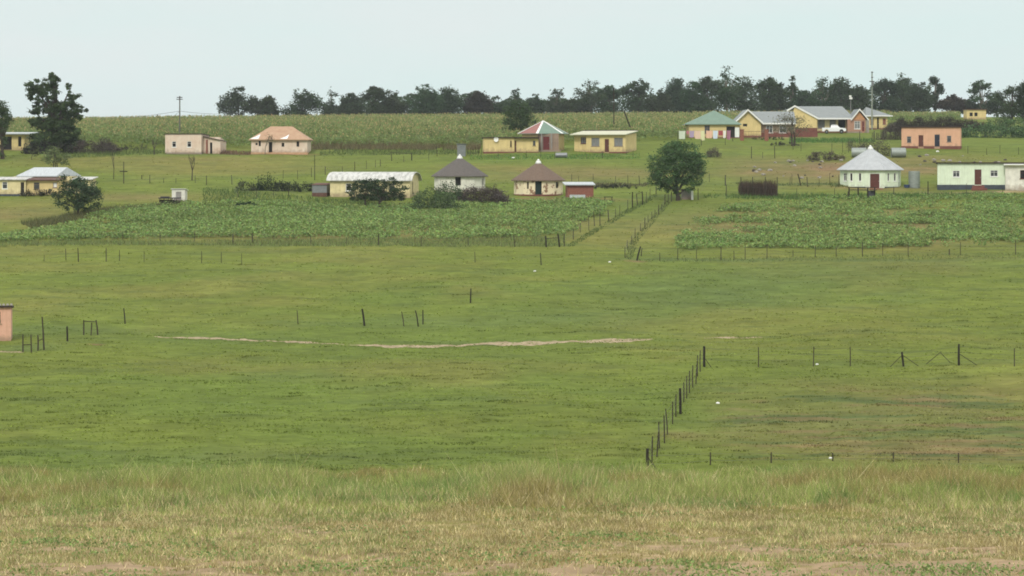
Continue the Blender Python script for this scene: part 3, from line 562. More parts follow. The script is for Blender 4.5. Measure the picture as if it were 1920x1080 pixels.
# 9 mint long house and white annex
h = House('mint_house', 1820, 355.5, 'mint green flat-roofed house with a brown door and two square windows', yaw=-10); b0 = 355.5; X, H = h.X, h.H; x0 = X(1759)
walls_box(h.root, X(1759), X(1883), 0, 4.5, H(49), H(46), mint, [W(1787, 1800, 320, 332, x0, b0, 'window', GLASS, white), (X(1827)-x0, X(1840)-x0, H(9), H(38), 'door', doorm, greyw), W(1856, 1870, 319, 331, x0, b0, 'window', GLASS, white)], plinth=(H(9), darkpl))
slab(X(1756), X(1930), -.3, 4.8, H(51.2), H(49.5), .12).build('roof', tar, h.root)
p = MB(); p.box(X(1823), X(1845), -.7, -.05, -.5, H(8)); p.box(X(1821), X(1850), -1.2, -.7, -.5, H(3)); p.build('door_step', redpl, h.root)
h = House('white_annex', 1910, 356.5, 'white plastered annex with a white lean-to roof at the right edge', yaw=-10); b0 = 356.5; X, H = h.X, h.H; x0 = X(1885)
walls_box(h.root, X(1885), X(1965), -1.1, 3.2, H(46), H(46), offw, [W(1912, 1930, 319, 335, x0, b0, 'window', DARKP, doorm)]); slab(X(1882), X(1970), -1.6, -.02, H(49), H(51.5)-.15, .14).build('roof', white, h.root)
# 10 pink house at left edge
h = House('pink_house', -20, 642, 'pink flat-roofed house cut by the left edge of the picture', yaw=10); b0 = 642; X, H = h.X, h.H; x0 = X(-130)
walls_box(h.root, X(-130), X(20), 0, 2.2, H(66), H(60), pinkm, [(X(-12)-x0, X(1.5)-x0, H(35), H(58), 'window', DARKP), (X(-90)-x0, X(-70)-x0, H(30), H(54), 'window', DARKP)])
slab(X(-134), X(23), -.2, 2.35, H(69), H(64), .13).build('roof', tar, h.root)
p = MB()
for k in range(5): xx = X(-8+7*k); p.tube((xx, .1, H(68.5)), (xx+.02, .12, H(68.5)+.14), .12, .07, 7)
p.build('roof_stones', stone, h.root)
# 11 left compound
h = House('left_homestead', 60, 367, 'cream homestead with a pale hipped metal roof and lean-to rooms, at far left', yaw=0); b0 = 367; X, H = h.X, h.H; x0 = X(-30)
walls_box(h.root, X(12), X(122), 4.2, 8.2, H(36), H(36), yel2); b = MB()
yy0, yy1, ym = 3.8, 8.6, 6.2
b.solid([[(X(18), yy0, H(37)), (X(95), yy0, H(37)), (X(108), ym, H(53)), (X(45), ym, H(53))], [(X(95), yy0, H(37)), (X(128), yy1, H(37)), (X(108), ym, H(53))], [(X(128), yy1, H(37)), (X(30), yy1, H(37)), (X(45), ym, H(53)), (X(108), ym, H(53))], [(X(30), yy1, H(37)), (X(18), yy0, H(37)), (X(45), ym, H(53))]], .12)
b.build('roof', zinc, h.root)
walls_box(h.root, X(-30), X(48), 0, 4.1, H(29), H(33), yel2, [W(4, 14, 341, 354, x0, b0, 'window', GLASS, white), (X(38)-x0, X(46)-x0, .05, H(26), 'door', woodd), W(-20, -10, 341, 354, x0, b0)], plinth=(.2, darkpl))
slab(X(-34), X(50), -.3, 4.1, H(31), H(35), .1).build('lean_to_roof', zincw, h.root)
walls_box(h.root, X(48.3), X(108), .4, 4.1, H(28), H(33), yel, [W(62, 73, 342, 355, X(48.3), b0, 'window', GLASS, brown), W(98, 106, 342, 352, X(48.3), b0, 'window', white, brown)])
slab(X(50.3), X(112), 0, 4.1, H(30), H(34), .1).build('middle_roof', rust, h.root)
walls_box(h.root, X(130), X(162), 3.0, 6.5, H(29), H(33), yel2); slab(X(127), X(166), 2.6, 6.8, H(31), H(35), .1).build('wing_roof', zincw, h.root)
# 12 far left house behind trees
h = House('far_house', 30, 282, 'yellow house half hidden behind the big dark tree at far left'); b0 = 282; X, H = h.X, h.H
walls_box(h.root, X(-20), X(46), 0, 5, H(30), H(32), yel, [(X(2)-X(-20), X(22)-X(-20), .1, H(26), 'hole', DARKP), (X(34)-X(-20), X(40)-X(-20), .6, H(26), 'hole', DARKP)]); slab(X(-26), X(60), -.8, 5.4, H(32), H(35), .15).build('roof', zinc, h.root)
# 13 tiny yellow house far right
h = House('small_yellow_house', 1832, 224, 'tiny yellow house with two dark windows under the far right trees'); X, H = h.X, h.H; x0 = X(1813)
walls_box(h.root, X(1813), X(1849), 0, 4, H(18), H(18), yel, [(X(1818)-x0, X(1824)-x0, H(6), H(13), 'hole', DARKP), (X(1827)-x0, X(1833)-x0, H(6), H(13), 'hole', DARKP)]); slab(X(1812), X(1851), -.3, 4.3, H(19.5), H(19.5), .15).build('roof', rust, h.root)
# outhouses
def outhouse(px, row, w, hh, label, m, rm, doorc):
    h = House('outhouse', px, row, label, 'outhouse', yaw=random.uniform(-6, 6)); a = w/2
    walls_box(h.root, -a, a, 0, 1.3, hh, hh-.15, m, [(w*.28, w*.75, .03, hh*.85, 'door', doorc)]); slab(-a-.12, a+.12, -.15, 1.45, hh+.1, hh-.08, .05).build('roof', rm, h.root)
outhouse(865, 293, 1.2, 1.75, 'small grey tin outhouse left of the yellow flat-roofed rooms', galv, galv, galv)
outhouse(334.5, 381, 1.6, 1.65, 'small whitish outhouse above the left crop field', offw, white, greyw)
outhouse(1288, 374, 1.15, 1.2, 'low grey outhouse under the big round tree', greyw, galv, greyw)
# tanks
def tank(px, row, r, Lh, label, lying=True, m=tankm, yaw=0, band=None, cat='water tank', name='water_tank'):
    x, y, z = at(px, row); root = empty(name, (x, y, z), R(yaw), label, cat); b = MB(); n = 18
    pr = [(0, r*.96)]; k = 12
    for i in range(1, k): pr.append((Lh*i/k, r*(1 if i % 2 else .975)))
    pr.append((Lh, r*.96)); P = []
    for t_, rr in pr:
        for j in range(n):
            a = 2*math.pi*j/n
            P.append((t_-Lh/2, rr*math.cos(a)+r, rr*math.sin(a)+r) if lying else (rr*math.cos(a), rr*math.sin(a)+r, t_))
    b.v = P
    for i in range(len(pr)-1):
        for j in range(n): b.f.append((i*n+j, i*n+(j+1) % n, (i+1)*n+(j+1) % n, (i+1)*n+j)); b.mi.append(0)
    b.build('body', m, root, smooth=True)
    for i, t_ in ((0, -1), (len(pr)-1, 1)):
        e = MB(); e.quad(*[P[i*n+j] for j in range(n)]); e.build('end', m, root)
    return root
tank(1610, 296, .75, 2.1, 'corrugated water tank lying on its side up left of the mint round house', yaw=-14)
tank(1686, 296, .75, 2.1, 'corrugated water tank lying on its side below the salmon house')
tank(1716, 353, .75, 2.2, 'upright corrugated water tank beside the mint round house', lying=False)
tank(1083, 378, .42, 1.9, 'rusty barrel lying in front of the brick shed', name='barrel', cat='barrel')
tank(1052, 296, .38, 1.7, 'pale metal drum lying on the grass below the red and green roofed house', m=galv, name='drum', cat='drum', yaw=-10)
h = House('trough', 1700, 352, 'blue basin on the ground left of the upright tank', 'basin'); b = MB(); b.tube((0, 0, 0), (0, 0, .4), .3, .4, 12); b.build('bowl', bluepaint, h.root)

# ---------------------------------------------------------------- vegetation kit
LEAF = leafmat('leaf', .25); GRASSM = leafmat('grass_blade', .5, .8)
def tree(name, px, row, lobes, col, label, n=4000, leaf=.35, trunk=.16, cat='tree', group=None, depth=.8, clump=.5, stems=1, bare=0, barkm=None, flat=.5, toprow=None, xyz=None, v=.2):
    """lobes: (px offset, row of lobe centre, half width px, half height px). Sizes turn into metres at the tree's own distance"""
    x, y, z = xyz or at(px, row); s = F/y; root = empty(name, (x, y, z), 0, label, cat, group)
    lo = [((a)/s, (row-b)/s, c/s, d/s) for a, b, c, d in lobes]
    wts = np.array([c*d*math.sqrt(c*d) for _, _, c, d in lo]); wts /= wts.sum(); pts = []; cols = []
    for (a, b, c, d), w in zip(lo, wts):
        m = max(30, int(n*w)); nc_ = max(6, int(m/38))
        q = rng.normal(size=(nc_, 3)); q /= np.linalg.norm(q, axis=1)[:, None]; q *= rng.uniform(.35, .97, (nc_, 1))**.6
        dy = rng.uniform(-.4, .4)*c*depth
        cen = np.stack([a+q[:, 0]*c, dy+q[:, 1]*c*depth, b+q[:, 2]*d], 1); cs = rng.normal(1, .2, nc_).clip(.5, 1.6)
        k = rng.integers(0, nc_, m); sg = clump*min(c, d)*.42
        pts.append(cen[k]+rng.normal(0, 1, (m, 3))*np.array((sg, sg, sg*.7))); cols.append(cs[k])
    P = np.concatenate(pts); cs = np.concatenate(cols); P[:, 2] = np.maximum(P[:, 2], .15)
    npmesh('crown', leaves(P, leaf*rng.uniform(.6, 1.3, len(P)), flat), 4, jitter(col, len(P), v)*cs[:, None], LEAF, root)
    tb = MB(); top = max(b for _, b, _, _ in lo)
    for k in range(stems):
        dx = (k-(stems-1)/2)*trunk*3; ca = min(lo, key=lambda q: q[1]); pts_ = [(dx, 0, -.4), (dx*1.3+random.uniform(-.1, .1), .03, max(ca[1]*.5, .3)), (np.mean([q[0] for q in lo])*.6+dx, .05, max(ca[1], .6)), (np.mean([q[0] for q in lo]), 0, top)]
        rr = [trunk*1.25, trunk, trunk*.8, trunk*.25]
        for i in range(3): tb.tube(pts_[i], pts_[i+1], rr[i], rr[i+1], 7)
    for a, b, c, d in lo[:14]:
        st = (a*.1, 0, max(.3, b*.45)); mid = (a*.5, random.uniform(-.2, .2)*c, b*.75)
        tb.tube(st, mid, trunk*.5, trunk*.36, 5); tb.tube(mid, (a, random.uniform(-.3, .3)*c, b), trunk*.36, trunk*.1, 5)
        for _ in range(2):
            e = (a+random.uniform(-.8, .8)*c, random.uniform(-.6, .6)*c, b+random.uniform(-.5, .8)*d); tb.tube((a, 0, b-.2*d), e, trunk*.14, trunk*.04, 4)
    tb.build('trunk', barkm or bark, root)
    return root
def bare_tree(px, row, hpx, label, spread=.35, name='bare_tree', sprigs=0, r=.09, col=None):
    x, y, z = at(px, row); s = F/y; h = hpx/s; root = empty(name, (x, y, z), 0, label, 'tree'); b = MB(); tips = []
    def grow(p, d, L_, r, k):
        q = tuple(p[i]+d[i]*L_ for i in range(3)); b.tube(p, q, r, r*.7, 5)
        if k == 0: tips.append(q); return
        for _ in range(3 if k > 1 else 2):
            e = np.array(d)+np.array((random.uniform(-1, 1), random.uniform(-1, 1), random.uniform(-.2, .7)))*spread*1.4; e /= np.linalg.norm(e); grow(q, tuple(e), L_*random.uniform(.55, .8), r*.62, k-1)
    grow((0, 0, -.2), (.03, 0, 1), h*.42+.2, r, 3); b.build('trunk', barkp if sprigs else bark, root)
    if sprigs:
        T = np.array(tips)[rng.integers(0, len(tips), sprigs)]+rng.normal(0, .28, (sprigs, 3)); npmesh('crown', leaves(T, .2*rng.uniform(.6, 1.4, sprigs)), 4, jitter(col, sprigs, .3), LEAF, root)
def bush(px, row, wpx, hpx, col, label, n=900, leaf=.2, name='bush', group=None, twig=False, cat='bush', depth=.8):
    x, y, z = at(px, row); s = F/y; w = wpx/s/2; h = hpx/s; root = empty(name, (x, y, z), 0, label, cat, group)
    nc_ = max(8, n//25); q = rng.uniform(-1, 1, (nc_, 3)); q[:, 2] = np.abs(q[:, 2]); q[:, 2] *= np.sqrt(np.clip(1-q[:, 0]**4, .15, 1))
    cs = rng.normal(1, .18, nc_).clip(.5, 1.5); k = rng.integers(0, nc_, n); hs = (.7+.45*vnoise(q[:, 0]*w+x, q[:, 0]*0, .9, 3))
    cen = np.stack([q[:, 0]*w*.92, q[:, 1]*min(w, 2.2)*depth, q[:, 2]*h*.82*hs], 1)
    P = cen[k]+rng.normal(0, 1, (n, 3))*min(h*.12, .3); P[:, 2] = np.maximum(P[:, 2], .03)
    npmesh('foliage', leaves(P, leaf*rng.uniform(.6, 1.4, n), .9, .14 if twig else .5), 4, jitter(col, n, .28)*cs[k][:, None], LEAF, root)
    b = MB()
    for _ in range(max(5, int(w*4))):
        xx = random.uniform(-.85, .85)*w; yy = random.uniform(-.5, .5)*min(w, 2)*depth
        b.tube((xx, yy, -.15), (xx+random.uniform(-.3, .3), yy, h*random.uniform(.4, .85)), .03, .012, 4)
    b.build('stems', bark, root); return root
DG = S(76, 94, 58, .85); MG = S(84, 106, 62, .8); BG_ = S(66, 92, 72, .62); RG = S(70, 88, 58, .70); GB = S(96, 86, 80, .68); PG = S(112, 124, 84, .6)

# big dark tree, far left
tree('pine_tree', 105, 287, [(-40,162,16,14),(-26,160,16,14),(-34,180,20,14),(-6,150,13,14),(2,160,11,14),(-8,176,18,14),(27,165,8,14),(32,182,15,12),(24,192,14,10),(-44,207,16,10),(-12,200,32,14),(18,206,32,16),(44,212,16,12),(-25,232,26,16),(5,232,34,18),(20,250,26,16),(-15,262,38,18),(12,266,36,14),(-30,276,26,10),(8,280,34,8)], DG, 'big dark rounded tree standing highest at far left', 22000, .42, .4, clump=.42, depth=.7)
tree('pine_tree', 4, 298, [(0,200,14,14),(-8,215,22,18),(8,222,12,12),(-5,240,20,14),(12,232,8,8),(-8,262,16,14),(-2,285,12,10)], DG, 'dark tree cut by the left edge beside the yellow house', 5000, .3, .3)
tree('small_tree', 103, 318, [(0,285,16,12),(-18,292,13,10),(16,293,14,10),(-8,300,20,9),(10,303,22,7)], S(116,128,84,.85), 'small pale spreading tree below the big dark tree', 1500, .26, .07, clump=.9, stems=3)
tree('small_tree', 147, 404, [(-20,340,16,12),(-8,346,24,16),(0,360,36,20),(-36,364,14,13),(18,350,20,15),(34,362,14,16),(22,378,26,12),(-16,382,24,12),(4,385,26,10),(-34,378,12,9)], S(74,96,66,.72), 'bushy dark green tree in front of the left homestead', 6500, .24, .13, clump=.7)
tree('round_tree', 1271, 376, [(-8,282,26,18),(14,285,26,18),(-28,298,26,18),(28,300,26,18),(0,305,36,20),(-40,318,20,16),(42,318,16,18),(-22,330,32,18),(20,332,32,16),(-44,335,16,12),(-20,348,26,12),(22,350,22,10),(-10,357,20,8)], S(82,108,68,.9), 'large round leafy tree at the head of the grass lane', 15000, .26, .26, clump=.6)
tree('yard_tree', 975, 262, [(0,200,20,14),(-14,212,20,16),(14,213,18,16),(0,225,32,18),(-12,240,26,16),(14,240,24,14)], S(78,98,62,.8), 'rounded green tree behind the red and green roofed house', 6000, .32, .2)
tree('garden_tree', 1487, 274, [(-18,228,18,12),(-2,222,16,12),(12,232,16,12),(-22,242,18,10),(-6,244,22,9),(24,240,10,8)], S(112,110,84,.8), 'thin grey-brown tree in front of the gabled house', 1500, .24, .12, clump=1.1, stems=2, barkm=bark)
# young trees before the long house
tree('fruit_tree', 665, 374, [(0,350,13,10),(-6,358,10,8)], S(84,98,62,.6), 'small sparse tree left of the long house windows', 700, .2, .06)
tree('fruit_tree', 686, 386, [(-8,348,20,13),(8,345,20,13),(0,358,30,15),(-14,366,20,11),(12,370,22,9)], S(64,82,56,.75), 'dark low tree in front of the middle of the long house', 3200, .22, .1)
tree('fruit_tree', 711, 390, [(-6,346,20,13),(18,344,20,12),(10,356,32,15),(36,354,18,15),(20,367,32,10),(-4,368,22,9)], S(66,84,56,.75), 'dark low tree in front of the right end of the long house', 4200, .22, .11)
bush(708, 376, 110, 18, S(60,70,52,.55), 'dark low hedge along the front of the long house', 2200)
bush(815, 397, 96, 46, S(88,106,70,.8), 'big green bush below the grey-roofed round hut', 3800, .22)
bush(842, 382, 60, 48, S(68,88,58,.8), 'dark leafy bush against the grey-roofed round hut', 2200, .22)
bush(903, 384, 100, 34, GB, 'dark thorny thicket below the grey-roofed round hut', 4200, .45, twig=True, name='thicket')
bush(460, 357, 40, 24, S(92,98,74,.58), 'grey-green shrub at the left end of the garden hedge', 800)
bush(498, 357, 32, 36, S(60,76,52,.58), 'tall dark shrub in the garden hedge', 1400)
bush(535, 358, 56, 22, S(62,72,54,.55), 'long low dark hedge right of the tall shrub', 1500, name='hedge')
bush(578, 359, 34, 20, S(66,76,56,.55), 'low dark shrub beside the iron shed', 700)
bush(180, 287, 96, 28, GB, 'dark brown thicket right of the big dark tree', 3500, .5, twig=True, name='thicket')
bush(97, 288, 110, 26, S(70,72,60,.52), 'dark undergrowth at the foot of the big dark tree', 2600, .35)
bush(250, 283, 64, 14, S(86,84,70,.55), 'low brown scrub in front of the maize at left', 900, .35, twig=True, name='scrub')
bush(1337, 295, 26, 22, GB, 'grey bare shrub right of the big round tree', 900, .35, twig=True, name='shrub')
bush(1640, 292, 62, 32, S(104,98,84,.55), 'grey bare shrub between the two lying tanks', 1500, .4, twig=True, name='shrub')
bush(1608, 282, 36, 24, S(100,96,80,.55), 'small grey shrub above the left lying tank', 700, .4, twig=True, name='shrub')
bush(1680, 262, 60, 34, S(96,88,80,.66), 'grey-brown hedge between the pyramid-roofed house and the salmon house', 2200, .4, twig=True, name='hedge')
bush(1760, 247, 210, 30, S(84,76,70,.5), 'long dark bare hedge above the salmon house', 14000, .5, twig=True, name='hedge')
bush(1860, 258, 150, 30, S(86,112,74,.85), 'wide green bush right of the salmon house', 4200, .3)
bush(1890, 243, 90, 30, S(88,114,70,.85), 'green bush at the right edge above the wide bush', 1800, .35)
bush(1548, 300, 70, 18, S(116,108,88,.55), 'grey heap of cut branches on the bare slope', 1200, .5, twig=True, name='brush_pile', cat='brush pile')
bush(1470, 273, 60, 9, S(96,100,74,.55), 'low scrub at the foot of the thin garden tree', 500)
bush(1440, 262, 70, 8, S(80,104,62,.55), 'low green plants along the yard wall of the gabled house', 500)
bush(63, 367, 44, 18, S(84,86,66,.55), 'straggly shrub in front of the left homestead', 700)
bush(90, 367, 30, 14, S(80,82,62,.55), 'small shrub beside the dark green tree', 400)
bush(1155, 353, 90, 9, S(78,84,62,.55), 'low dark scrub right of the brick shed', 800)
bush(462, 389, 44, 13, S(62,84,56,.58), 'dark leafy clump at the top of the left crop field', 700)
# stacked stalks
x, y, z = at(1423, 368); s = F/y; r_ = empty('stalk_stack', (x, y, z), 0, 'square stack of upright dry maize stalks above the right crop field', 'stalk stack'); n = 3400
P = np.stack([rng.uniform(-34/s, 34/s, n), rng.uniform(0, 2.4, n), np.full(n, -.1)], 1); hh = rng.uniform(1.1, 2.35, n)
npmesh('stalks', blades(P, hh, np.full(n, .07), .10), 3, jitter(S(104, 88, 74, .6), n, .35), GRASSM, r_)
pb = MB()
for a in (-34/s, -12/s, 12/s, 34/s): pb.tube((a, -.1, -.3), (a, -.1, 2.4), .07, .05)
pb.build('poles', wood, r_)
# pruned and bare trees
bare_tree(360, 338, 42, 'bare forked tree below the cream block house'); bare_tree(213, 336, 44, 'thin leafless tree below the dark brown thicket', .15, r=.06)
bare_tree(289, 290, 24, 'stunted bare tree left of the cream block house', r=.1, spread=.6)
bare_tree(497, 290, 34, 'crooked little tree in front of the terracotta roofed house', .5, sprigs=90, col=S(110,112,76,.6), r=.07)
tree('small_tree', 60, 300, [(0,280,14,8),(10,288,10,6)], S(104,112,76,.6), 'wispy sapling by the yard of the half hidden house', 300, .2, .04)

# ---------------------------------------------------------------- ridge trees
RIDGE = [ # px, top row, width px, style, label
 (448,163,62,'r','broad bushy tree standing leftmost on the ridge'),(500,177,50,'r','low rounded tree second from the left on the ridge'),
 (565,166,72,'r','broad dark tree with pale trunks above the terracotta roofed house'),(622,168,40,'a','open-crowned tree where the ridge wood begins'),
 (660,170,42,'r','flat-topped dark tree just right of the open-crowned one'),(702,160,52,'u','umbrella tree at the first rise of the ridge wood'),
 (735,168,44,'r','rounded tree between the first umbrella tree and the dome'),(795,155,66,'r','dome-shaped tree, tallest in the left part of the ridge wood'),
 (842,165,46,'r','rounded tree on the right shoulder of the dome-shaped tree'),(895,158,56,'b','brownish tree with bare twigs poking from its top'),
 (930,180,44,'r','low tree in the dip left of the yard tree'),(966,166,34,'a','small ball-crowned tree rising just above the yard tree'),
 (1003,176,44,'r','low dark tree behind the red and green roofed house'),(1046,166,44,'a','spiky open tree left of the parasol-topped tree'),
 (1082,184,46,'r','low tree at the foot of the parasol-topped tree'),(1106,147,62,'t','tall tree with a thin parasol top above the yellow flat-roofed house'),
 (1140,158,42,'u','tree with side tufts left of the thin utility pole'),(1198,148,64,'u','broad tufted tree right of the thin utility pole'),
 (1236,166,44,'r','rounded tree in the notch above the grass lane'),(1268,144,54,'r','tall shouldered tree above the big round tree'),
 (1300,152,46,'r','dark tree above the green pyramid roof, left side'),(1326,141,46,'u','pointed tree above the green pyramid roof, right side'),
 (1363,127,46,'a','tallest open-crowned tree of the whole ridge'),(1397,140,52,'r','tree just right of the tallest one'),
 (1440,141,36,'u','narrow tree above the thin garden tree'),(1462,151,40,'r','low rounded tree above the big grey roof, left end'),
 (1486,140,22,'a','slim pointed tree standing clear of its neighbours'),(1508,168,44,'r','low tree in the dip above the big grey roof'),
 (1542,143,52,'t','arched tree with a gap of sky under its crown'),(1578,145,54,'r','broad tree above the middle of the big grey roof'),
 (1608,158,44,'r','lower tree left of the tall utility pole'),(1658,144,42,'u','tree just right of the tall utility pole'),
 (1692,139,66,'r','huge rounded tree, the bulkiest at the right end of the wood'),(1722,148,56,'r','right flank tree of the bulky rounded one'),
 (1753,143,34,'t','sparse tree full of sky holes right of the bulky tree'),(1785,168,44,'b','small brownish tree right of the sky-holed tree'),
 (1842,151,64,'t','wide see-through tree above the tiny yellow house'),(1812,186,46,'r','low tree filling the gap left of the tiny yellow house'),(1870,180,56,'r','low tree filling the gap right of the tiny yellow house'),(1897,160,64,'u','green tree rising at the right edge above the bushes'),(1925,150,44,'u','tree cut by the right edge of the picture')]
for px, top, w, st, lab in RIDGE:
    y = 628+random.uniform(-14, 14); 
    if px > 1880: y = 470
    x = (px-960)/F*y; z = g1(x, y); s = F/y; row = row_of(x, y, z); hw = w/2; H_ = row-top; lobes = []
    for k in range(6 if st in 'ur' else 9):
        a = random.uniform(-.75, .75); 
        if st == 'r': lobes.append((a*hw, top+H_*(.22+.42*abs(a))+random.uniform(-3, 6), hw*random.uniform(.45, .68), H_*.2))
        elif st == 'u': lobes.append((a*hw, top+H_*(.16+.2*abs(a)), hw*random.uniform(.42, .6), H_*.14))
        elif st == 'b': lobes.append((a*hw, top+H_*(.35+.3*abs(a)), hw*random.uniform(.4, .55), H_*.17))
        else: lobes.append((a*hw, top+H_*random.uniform(.1, .6)*(1 if st == 'a' else .8)+abs(a)*H_*.16, hw*random.uniform(.28, .42), H_*.09))
    lobes.append((0, top+H_*(.12 if st != 'b' else .3), hw*.45, H_*.11))
    if not (px == 448 or px > 1740 and px < 1880):
        for k in range(4): lobes.append((random.uniform(-.6, .6)*hw, row-H_*random.uniform(.2, .45), hw*.6, H_*.2))
    else: lobes.append((0, row-H_*.28, hw*.32, H_*.12))
    open_ = st in 'at'
    col = {'b': S(80, 78, 60, .6)}.get(st, RG if px < 1880 else S(72, 90, 56, .58)); col = tuple(c*random.uniform(.88, 1.14) for c in col)
    tree('ridge_tree', px, row, lobes, col, lab, 5200 if not open_ else 2600, .62 if px < 1880 else .36, .28, group='trees of the wood along the ridge', xyz=(x, y, z), clump=.75 if not open_ else .95, stems=1, barkm=barkp if open_ else bark)
    if st == 'b' or px == 565:
        for k in range(5): pass
# the deep part of the wood behind them, one dark mass
n = 42000; pxs = rng.uniform(640, 1745, n); y = rng.uniform(640, 665, n); prof = np.interp(pxs, [p[0] for p in RIDGE], [p[1] for p in RIDGE])
x = (pxs-960)/F*y; z = ground(x, y); s = F/y; rowb = row_of(x, y, z); topz = (rowb-(prof+9+13*vnoise(pxs, pxs*0, 14, 4)))/s
hz = topz*rng.uniform(0, 1, n)**.7; P = np.stack([x, y, z+hz], 1)
o = npmesh('wood', leaves(P, .75*rng.uniform(.6, 1.3, n)), 4, jitter(RG, n, .3), LEAF); tag(o, 'dark depth of the wood behind the front trees of the ridge', kind='stuff')

# ---------------------------------------------------------------- maize, crops and grass
n = 52000; y = 1/rng.uniform(1/590., 1/340., n)
tpx = rng.uniform(-60, 1800, n); x = (tpx-960)/F*y; z = ground(x, y); row = row_of(x, y, z)
edge = np.interp(tpx, [-60,140,320,900,1200,1285,1300,1400,1500,1670,1800], [262,272,279,279,266,262,246,238,236,230,226])
ok = row < edge+rng.normal(0, .5, n); x, y, z, tpx = x[ok], y[ok], z[ok], tpx[ok]; n = len(x); base = np.stack([x, y, z], 1)
hh = rng.uniform(1.5, 2.15, n)*(.88+.24*vnoise(x, y, 12, 2)); hh *= np.where(tpx > 1670, .8, 1)
Vs = []; Cs = []; mc = np.array(S(132, 148, 92, .86)); big = .85+.3*vnoise(x, y, 9, 6)
for k in range(5):
    zz = hh*rng.uniform(.3, .95, n); Vs.append(leaves(base+np.stack([rng.normal(0, .12, n), rng.normal(0, .12, n), zz], 1), rng.uniform(.55, 1.0, n), 1.1, .22)); Cs.append(jitter(mc, n, .22)*big[:, None])
v4 = np.concatenate(Vs); c4 = np.concatenate(Cs)
tas = rng.uniform(0, 1, n) < .55
t4 = leaves((base+np.stack([x*0, x*0, hh], 1))[tas], rng.uniform(.3, .5, tas.sum()), 3, .3); c5 = jitter(S(190, 174, 122, .8), tas.sum(), .2)
o = npmesh('maize_field', np.concatenate([v4, t4]), 4, np.concatenate([c4, c5]), GRASSM); tag(o, 'wide field of ripening maize below the ridge wood', kind='stuff')
LP = [(-20,453),(-20,446),(90,430),(170,412),(230,392),(400,380),(560,384),(650,391),(770,388),(900,380),(1120,376),(1148,384),(1120,402),(1085,424),(1055,444),(800,449),(400,447),(30,452)]
RP = [(1268,468),(1290,440),(1330,410),(1370,388),(1450,378),(1560,373),(1990,366),(1990,458),(1560,468)]
for poly, n, dens, lab in ((LP, 21000, .455, 'dense leafy crop field on the left below the round huts'), (RP, 26000, .525, 'patchy leafy crop field on the right below the mint houses')):
    P = scatter(poly, n, ragged=9); f = .5*fbm(P[:, 0], P[:, 1], 6, 2)+.5*fbm(P[:, 0]*.22, P[:, 1], 2.4, 19); f2 = np.abs(((P[:, 1]*.95+P[:, 0]*.05) % 1.1)/1.1-.5)*2
    P = P[(f > dens+.07*rng.normal(size=len(P))) & (f2 > .3)]; n = len(P); Vs = []; Cs = []; big = .8+.4*fbm(P[:, 0], P[:, 1], 4, 7)
    hs = .3+.35*fbm(P[:, 0], P[:, 1], 5, 12)
    for k in range(12):
        off = np.stack([rng.normal(0, .22, n), rng.normal(0, .22, n), hs*rng.uniform(.2, 1.1, n)], 1); Vs.append(leaves(P+off, rng.uniform(.15, .31, n), .6, .65)); Cs.append(jitter(S(132, 154, 90, .86), n, .22, .09)*big[:, None])
    o = npmesh('crop_field', np.concatenate(Vs), 4, np.concatenate(Cs), LEAF); tag(o, lab, kind='stuff')
# weeds along the fences and yard edges
WE = []
for poly, n, hgt, col in (
    ([(-20,462),(-20,452),(300,452),(700,449),(1060,447),(1060,463),(700,463),(300,460)], 9000, .36, S(116,128,78,.7)),
    ([(1195,492),(1195,486),(1930,474),(1930,484),(1560,490)], 2200, .16, S(110,122,74,.7)),
    ([(1060,462),(1150,408),(1225,365),(1235,368),(1160,412),(1072,464)], 1500, .2, S(100,116,68,.6)),
    ([(1172,484),(1180,455),(1250,376),(1258,380),(1195,455),(1185,488)], 900, .2, S(104,114,72,.6)),
    ([(200,405),(60,430),(40,420),(180,395),(300,384),(300,390)], 4500, .55, S(104,106,70,.6)),
    ([(380,392),(380,352),(600,372),(800,386),(800,396),(600,394)], 5000, .4, S(96,116,66,.6)),
    ([(330,288),(100,298),(100,286),(310,283)], 2500, .5, S(104,120,70,.6)),
    ([(1320,372),(1320,366),(1930,362),(1930,369),(1500,375)], 4500, .4, S(92,118,66,.6)),
    ([(1380,346),(1380,343),(1590,344),(1590,352)], 800, .25, S(90,104,64,.6)),
    ([(880,300),(880,292),(1200,288),(1200,298)], 2500, .25, S(92,130,66,.6)),
    ([(600,292),(600,281),(900,283),(900,290)], 2500, .4, S(96,112,66,.6)),
    ([(1480,268),(1480,260),(1640,262),(1640,268)], 1800, .5, S(88,124,66,.6)),
    ([(1100,352),(1100,344),(1220,344),(1220,350)], 1200, .3, S(100,98,74,.6)),
    ([(585,281),(585,273),(900,275),(900,282)], 7000, 1.0, S(120,112,82,.66)),([(412,290),(412,284),(470,285),(470,291)], 700, .5, S(120,96,80,.66))):
    P = scatter(poly, n); cl = fbm(P[:, 0], P[:, 1], 3, 5); P = P[cl > .3]; cl = cl[cl > .3]; h_ = hgt*rng.uniform(.4, 1.2, len(P))*(.5+cl); WE.append((blades(P, h_, np.full(len(P), .08), .4), jitter(tuple(v*1.45 for v in col), len(P), .28)))
o = npmesh('weeds', np.concatenate([a for a, b in WE]), 3, np.concatenate([b for a, b in WE]), GRASSM); tag(o, 'rank weeds along the fence lines and yard edges', kind='stuff')
